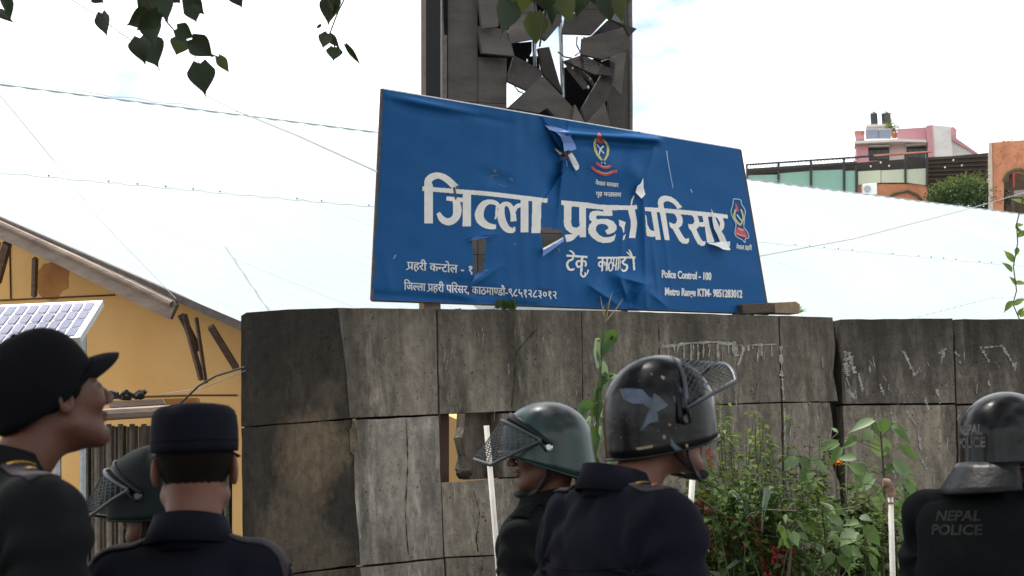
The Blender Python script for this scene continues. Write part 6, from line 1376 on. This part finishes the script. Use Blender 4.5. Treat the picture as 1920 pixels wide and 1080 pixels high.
# right officer with lettered helmet and vest
P6 = person('officer at the right edge with lettered black helmet, leather neck guard and lettered vest', 1893, 838, 4.55, -46, -60, 0, MT['skin'], MT['olive'], build=1.05, lean=-.005, neck=.175, shift=-.05)
h6, HH6, pt6 = helmet(P6, MT['helm'], 0, visor=20, guard=1.5, s=1.0, edge_slope=.05)
back = P6['Rb'] @ Vector((0, 1, 0)); rt = P6['Rb'] @ Vector((1, 0, 0))
# vest over the jacket
def vestf(X_, Y_, Z_):
    c, s_ = P6['Rb'][0][0], P6['Rb'][1][0]; x_, y_ = X_-P6['ob'][0], Y_-P6['ob'][1]; x, y = c*x_+s_*y_, -s_*x_+c*y_; zs = P6['zs']
    D = ell(x, y, Z_, (0, -.004, zs-.22), (.245, .178, .28)); D = smin(D, cap(x, y, Z_, (-.12, -.012, zs-.05), (.12, -.014, zs-.05), .103, .103), .05); D = smax(D, np.abs(x)-.195, .03); D = smax(D, -(Z_-(zs-.52)), .02); D = smax(D, (Z_-(zs+.035))+.0*x, .02); D = smax(D, -(np.hypot(x, y)-.075+(np.minimum(zs-.02-Z_, 0)*-.2)), .01)
    return D+.002*np.sin(40*Z_+20*x)
Vv, Fv = nets(vestf, (-.34, -.34, P6['zs']-.56), (.34, .34, P6['zs']+.10), .010); vest = obj('vest', Vv, Fv, MT['leath2'] if 'leath2' in MT else MT['olive'], P6['t'], smooth=True, local=True)
def word(txt, wid, hgt, off_=.03):
    V_, F_ = line_mesh(list(txt), off_, 'n'); V_ = V_.copy(); V_[:, 0] = (V_[:, 0]/V_[:, 0].max()-.5)*wid; V_[:, 1] = (V_[:, 1]-.35)*hgt/.72; return V_, F_
for txt, dz, wd in (('NEPAL', -.012, .150), ('POLICE', -.050, .165)):
    V_, F_ = word(txt, wd, .028); V_, F_ = subdiv_tris(V_, F_, 2); P_ = [np.array(P6['loc']((v_[0]-.025, -.2, P6['zs']+dz+v_[1]))) for v_ in V_]
    on_surface(P_, vest, vest, None, back, .002, 'vest_lettering', MT['greyd'], F_)
hb = P6['Rh'] @ Vector((-.16, 1, 0)); hb.normalize(); side_ = hb.cross(Vector((0, 0, 1)))
for txt, dz, wd in (('NEPAL', .052, .092), ('POLICE', .016, .104)):
    V_, F_ = word(txt, wd, .028); V_, F_ = subdiv_tris(V_, F_, 2); P_ = [np.array(Vector((0, 0, P6['zc']))+side_*(v_[0]-.030)+Vector((0, 0, dz+v_[1])))-np.array(hb)*.1 for v_ in V_]
    on_surface(P_, h6, h6, None, hb, .0012, 'helmet_lettering', MT['grey'], F_)
bpy.data.objects.remove(_go)

# half-hidden officer in the dark helmet behind the flat cap
P3 = person('half-hidden officer in a dark green helmet with raised grille, behind the flat-capped man', 290, 938, 4.5, 70, 80, -6, MT['skin'], MT['navy'], build=.95)
h3, HH3, pt3 = helmet(P3, MT['helmd'], -6, visor=38, guard=.2, s=.98, edge_slope=.2)

# flat-capped man from behind
P2 = person('man in a navy flat-topped field cap seen from behind, short dark hair', 366, 880, 3.3, -2, 9, 0, MT['skin2'], MT['navy'], build=.80, neck=.208)
def lathe_cap(pn, rings, m, name, nu=44):
    V_, F_ = [], []
    for (cx0, cy0, z0, ra, rb) in rings:
        for i in range(nu): a = 2*math.pi*i/nu; V_.append(pn['H']((cx0+ra*math.cos(a), cy0+rb*math.sin(a), z0)))
    for j in range(len(rings)-1):
        for i in range(nu): F_.append((j*nu+i, (j+1)*nu+i, (j+1)*nu+(i+1) % nu, j*nu+(i+1) % nu))
    o = obj(name, V_, F_, m, pn['t'], smooth=True, local=True); sd_ = o.modifiers.new('solid', 'SOLIDIFY'); sd_.thickness = .003; return o
cp = lathe_cap(P2, [(0, -.014, .036, .0865, .1065), (0, -.014, .05, .0875, .1075), (0, -.012, .085, .087, .107), (0, -.010, .108, .0845, .1045), (0, -.010, .119, .080, .100), (0, -.010, .127, .070, .090), (0, -.010, .132, .045, .06), (0, -.01, .136, .001, .001)], MT['navyc2'] if 'navyc2' in MT else MT['navy'], 'cap')
V_, F_ = [], []
for j in range(4):
    for i in range(15):
        a = math.radians(30+120*i/14); k_ = j/3; V_.append(P2['H'](((.0865+.02*k_)*math.cos(a), -.014+.1065*math.sin(a)+.075*k_*math.sin(a)**2, .034-.018*k_+.01*k_*math.cos(a)**2)))
obj('cap_peak', V_, [(j*15+i, j*15+i+1, (j+1)*15+i+1, (j+1)*15+i) for j in range(3) for i in range(14)], MT['navy'], cp, smooth=True, local=True).modifiers.new('s', 'SOLIDIFY').thickness = .003
b_ = MB().tube([P2['H']((.0895*math.cos(a), -.014+.1095*math.sin(a), .058)) for a in np.linspace(0, 2*math.pi, 41)], .0022, 5, cap=False); obj('cap_seam', b_.V(), b_.f, MT['navyc'], cp, local=True, smooth=True)
b_ = MB().tube([P2['H']((.0850*math.cos(a), -.010+.1050*math.sin(a), .110)) for a in np.linspace(0, 2*math.pi, 41)], .0022, 5, cap=False); obj('cap_seam', b_.V(), b_.f, MT['navyc'], cp, local=True, smooth=True)
epaulette(P2, -1, False); epaulette(P2, 1, False); yoke_seam(P2)

# near man with black baseball cap, looking up to the right
P1 = person('tall man in black baseball cap looking up, dark uniform with gold shoulder mark', 98, 745, 3.02, -48, -50, 13, MT['skin'], MT['olive'], build=1.02, lean=-.06, neck=.205)
P1c = Matrix.Rotation(math.radians(15), 3, 'X'); CH = lambda p_: P1['H'](tuple(P1c @ Vector(p_)))
rings = []
for k_ in range(12):
    ph = k_/11*math.pi/2*1.0; rings.append((0, -.014, .024+.112*math.sin(ph), .0875*math.cos(ph)**.72 if k_ < 11 else .001, .1075*math.cos(ph)**.72 if k_ < 11 else .001))
rings = [(0, -.016, -.006, .086, .104), (0, -.015, .010, .087, .1065)]+rings
V_, F_ = [], []; nu = 48
for (cx0, cy0, z0, ra, rb) in rings:
    for i in range(nu):
        a = 2*math.pi*i/nu; zz = z0+(.022*max(0, math.sin(a)) if z0 < .02 else 0)-(.012*max(0, -math.sin(a)) if z0 < .02 else 0); V_.append(CH((cx0+ra*math.cos(a), cy0+rb*math.sin(a), zz)))
for j in range(len(rings)-1):
    for i in range(nu): F_.append((j*nu+i, (j+1)*nu+i, (j+1)*nu+(i+1) % nu, j*nu+(i+1) % nu))
cp = obj('cap', V_, F_, MT['navyc'], P1['t'], smooth=True, local=True); cp.modifiers.new('s', 'SOLIDIFY').thickness = .0025
V_, F_ = [], []
for j in range(6):
    for i in range(21):
        a = math.radians(22+136*i/20); k_ = j/5; s_ = math.sin(a); V_.append(CH((.086*math.cos(a)*(1+.02*k_), -.012+.106*s_+.062*k_*max(0, s_)**.55, .030-.016*k_-.020*math.cos(a)**2*(1-.3*k_)+.004*math.sin(k_*3))))
br = obj('cap_brim', V_, [(j*21+i, j*21+i+1, (j+1)*21+i+1, (j+1)*21+i) for j in range(5) for i in range(20)], MT['navyc'], cp, smooth=True, local=True); br.modifiers.new('s', 'SOLIDIFY').thickness = .004
b_ = MB().tube([CH((0, -.014, .136)), CH((0, -.014, .142))], [.008, .004], 10); obj('cap_button', b_.V(), b_.f, MT['navyc'], cp, smooth=True, local=True)
for a in np.linspace(0, math.pi, 4)[:-1]:
    pts = [CH((.0885*math.cos(ph)**.72*math.cos(a)*sg, -.014+.1085*math.cos(ph)**.72*math.sin(a)*sg, .024+.1128*math.sin(ph))) for sg, rng_ in ((1, np.linspace(0, 1.5, 9)), (-1, np.linspace(1.5, 0, 9))) for ph in rng_]
    b_ = MB().tube(pts, .0010, 4); obj('cap_seam', b_.V(), b_.f, MT['navyc'], cp, smooth=True, local=True)
epaulette(P1, 1, True, w_=.06, Ln=.13); epaulette(P1, -1, True, w_=.06); yoke_seam(P1)
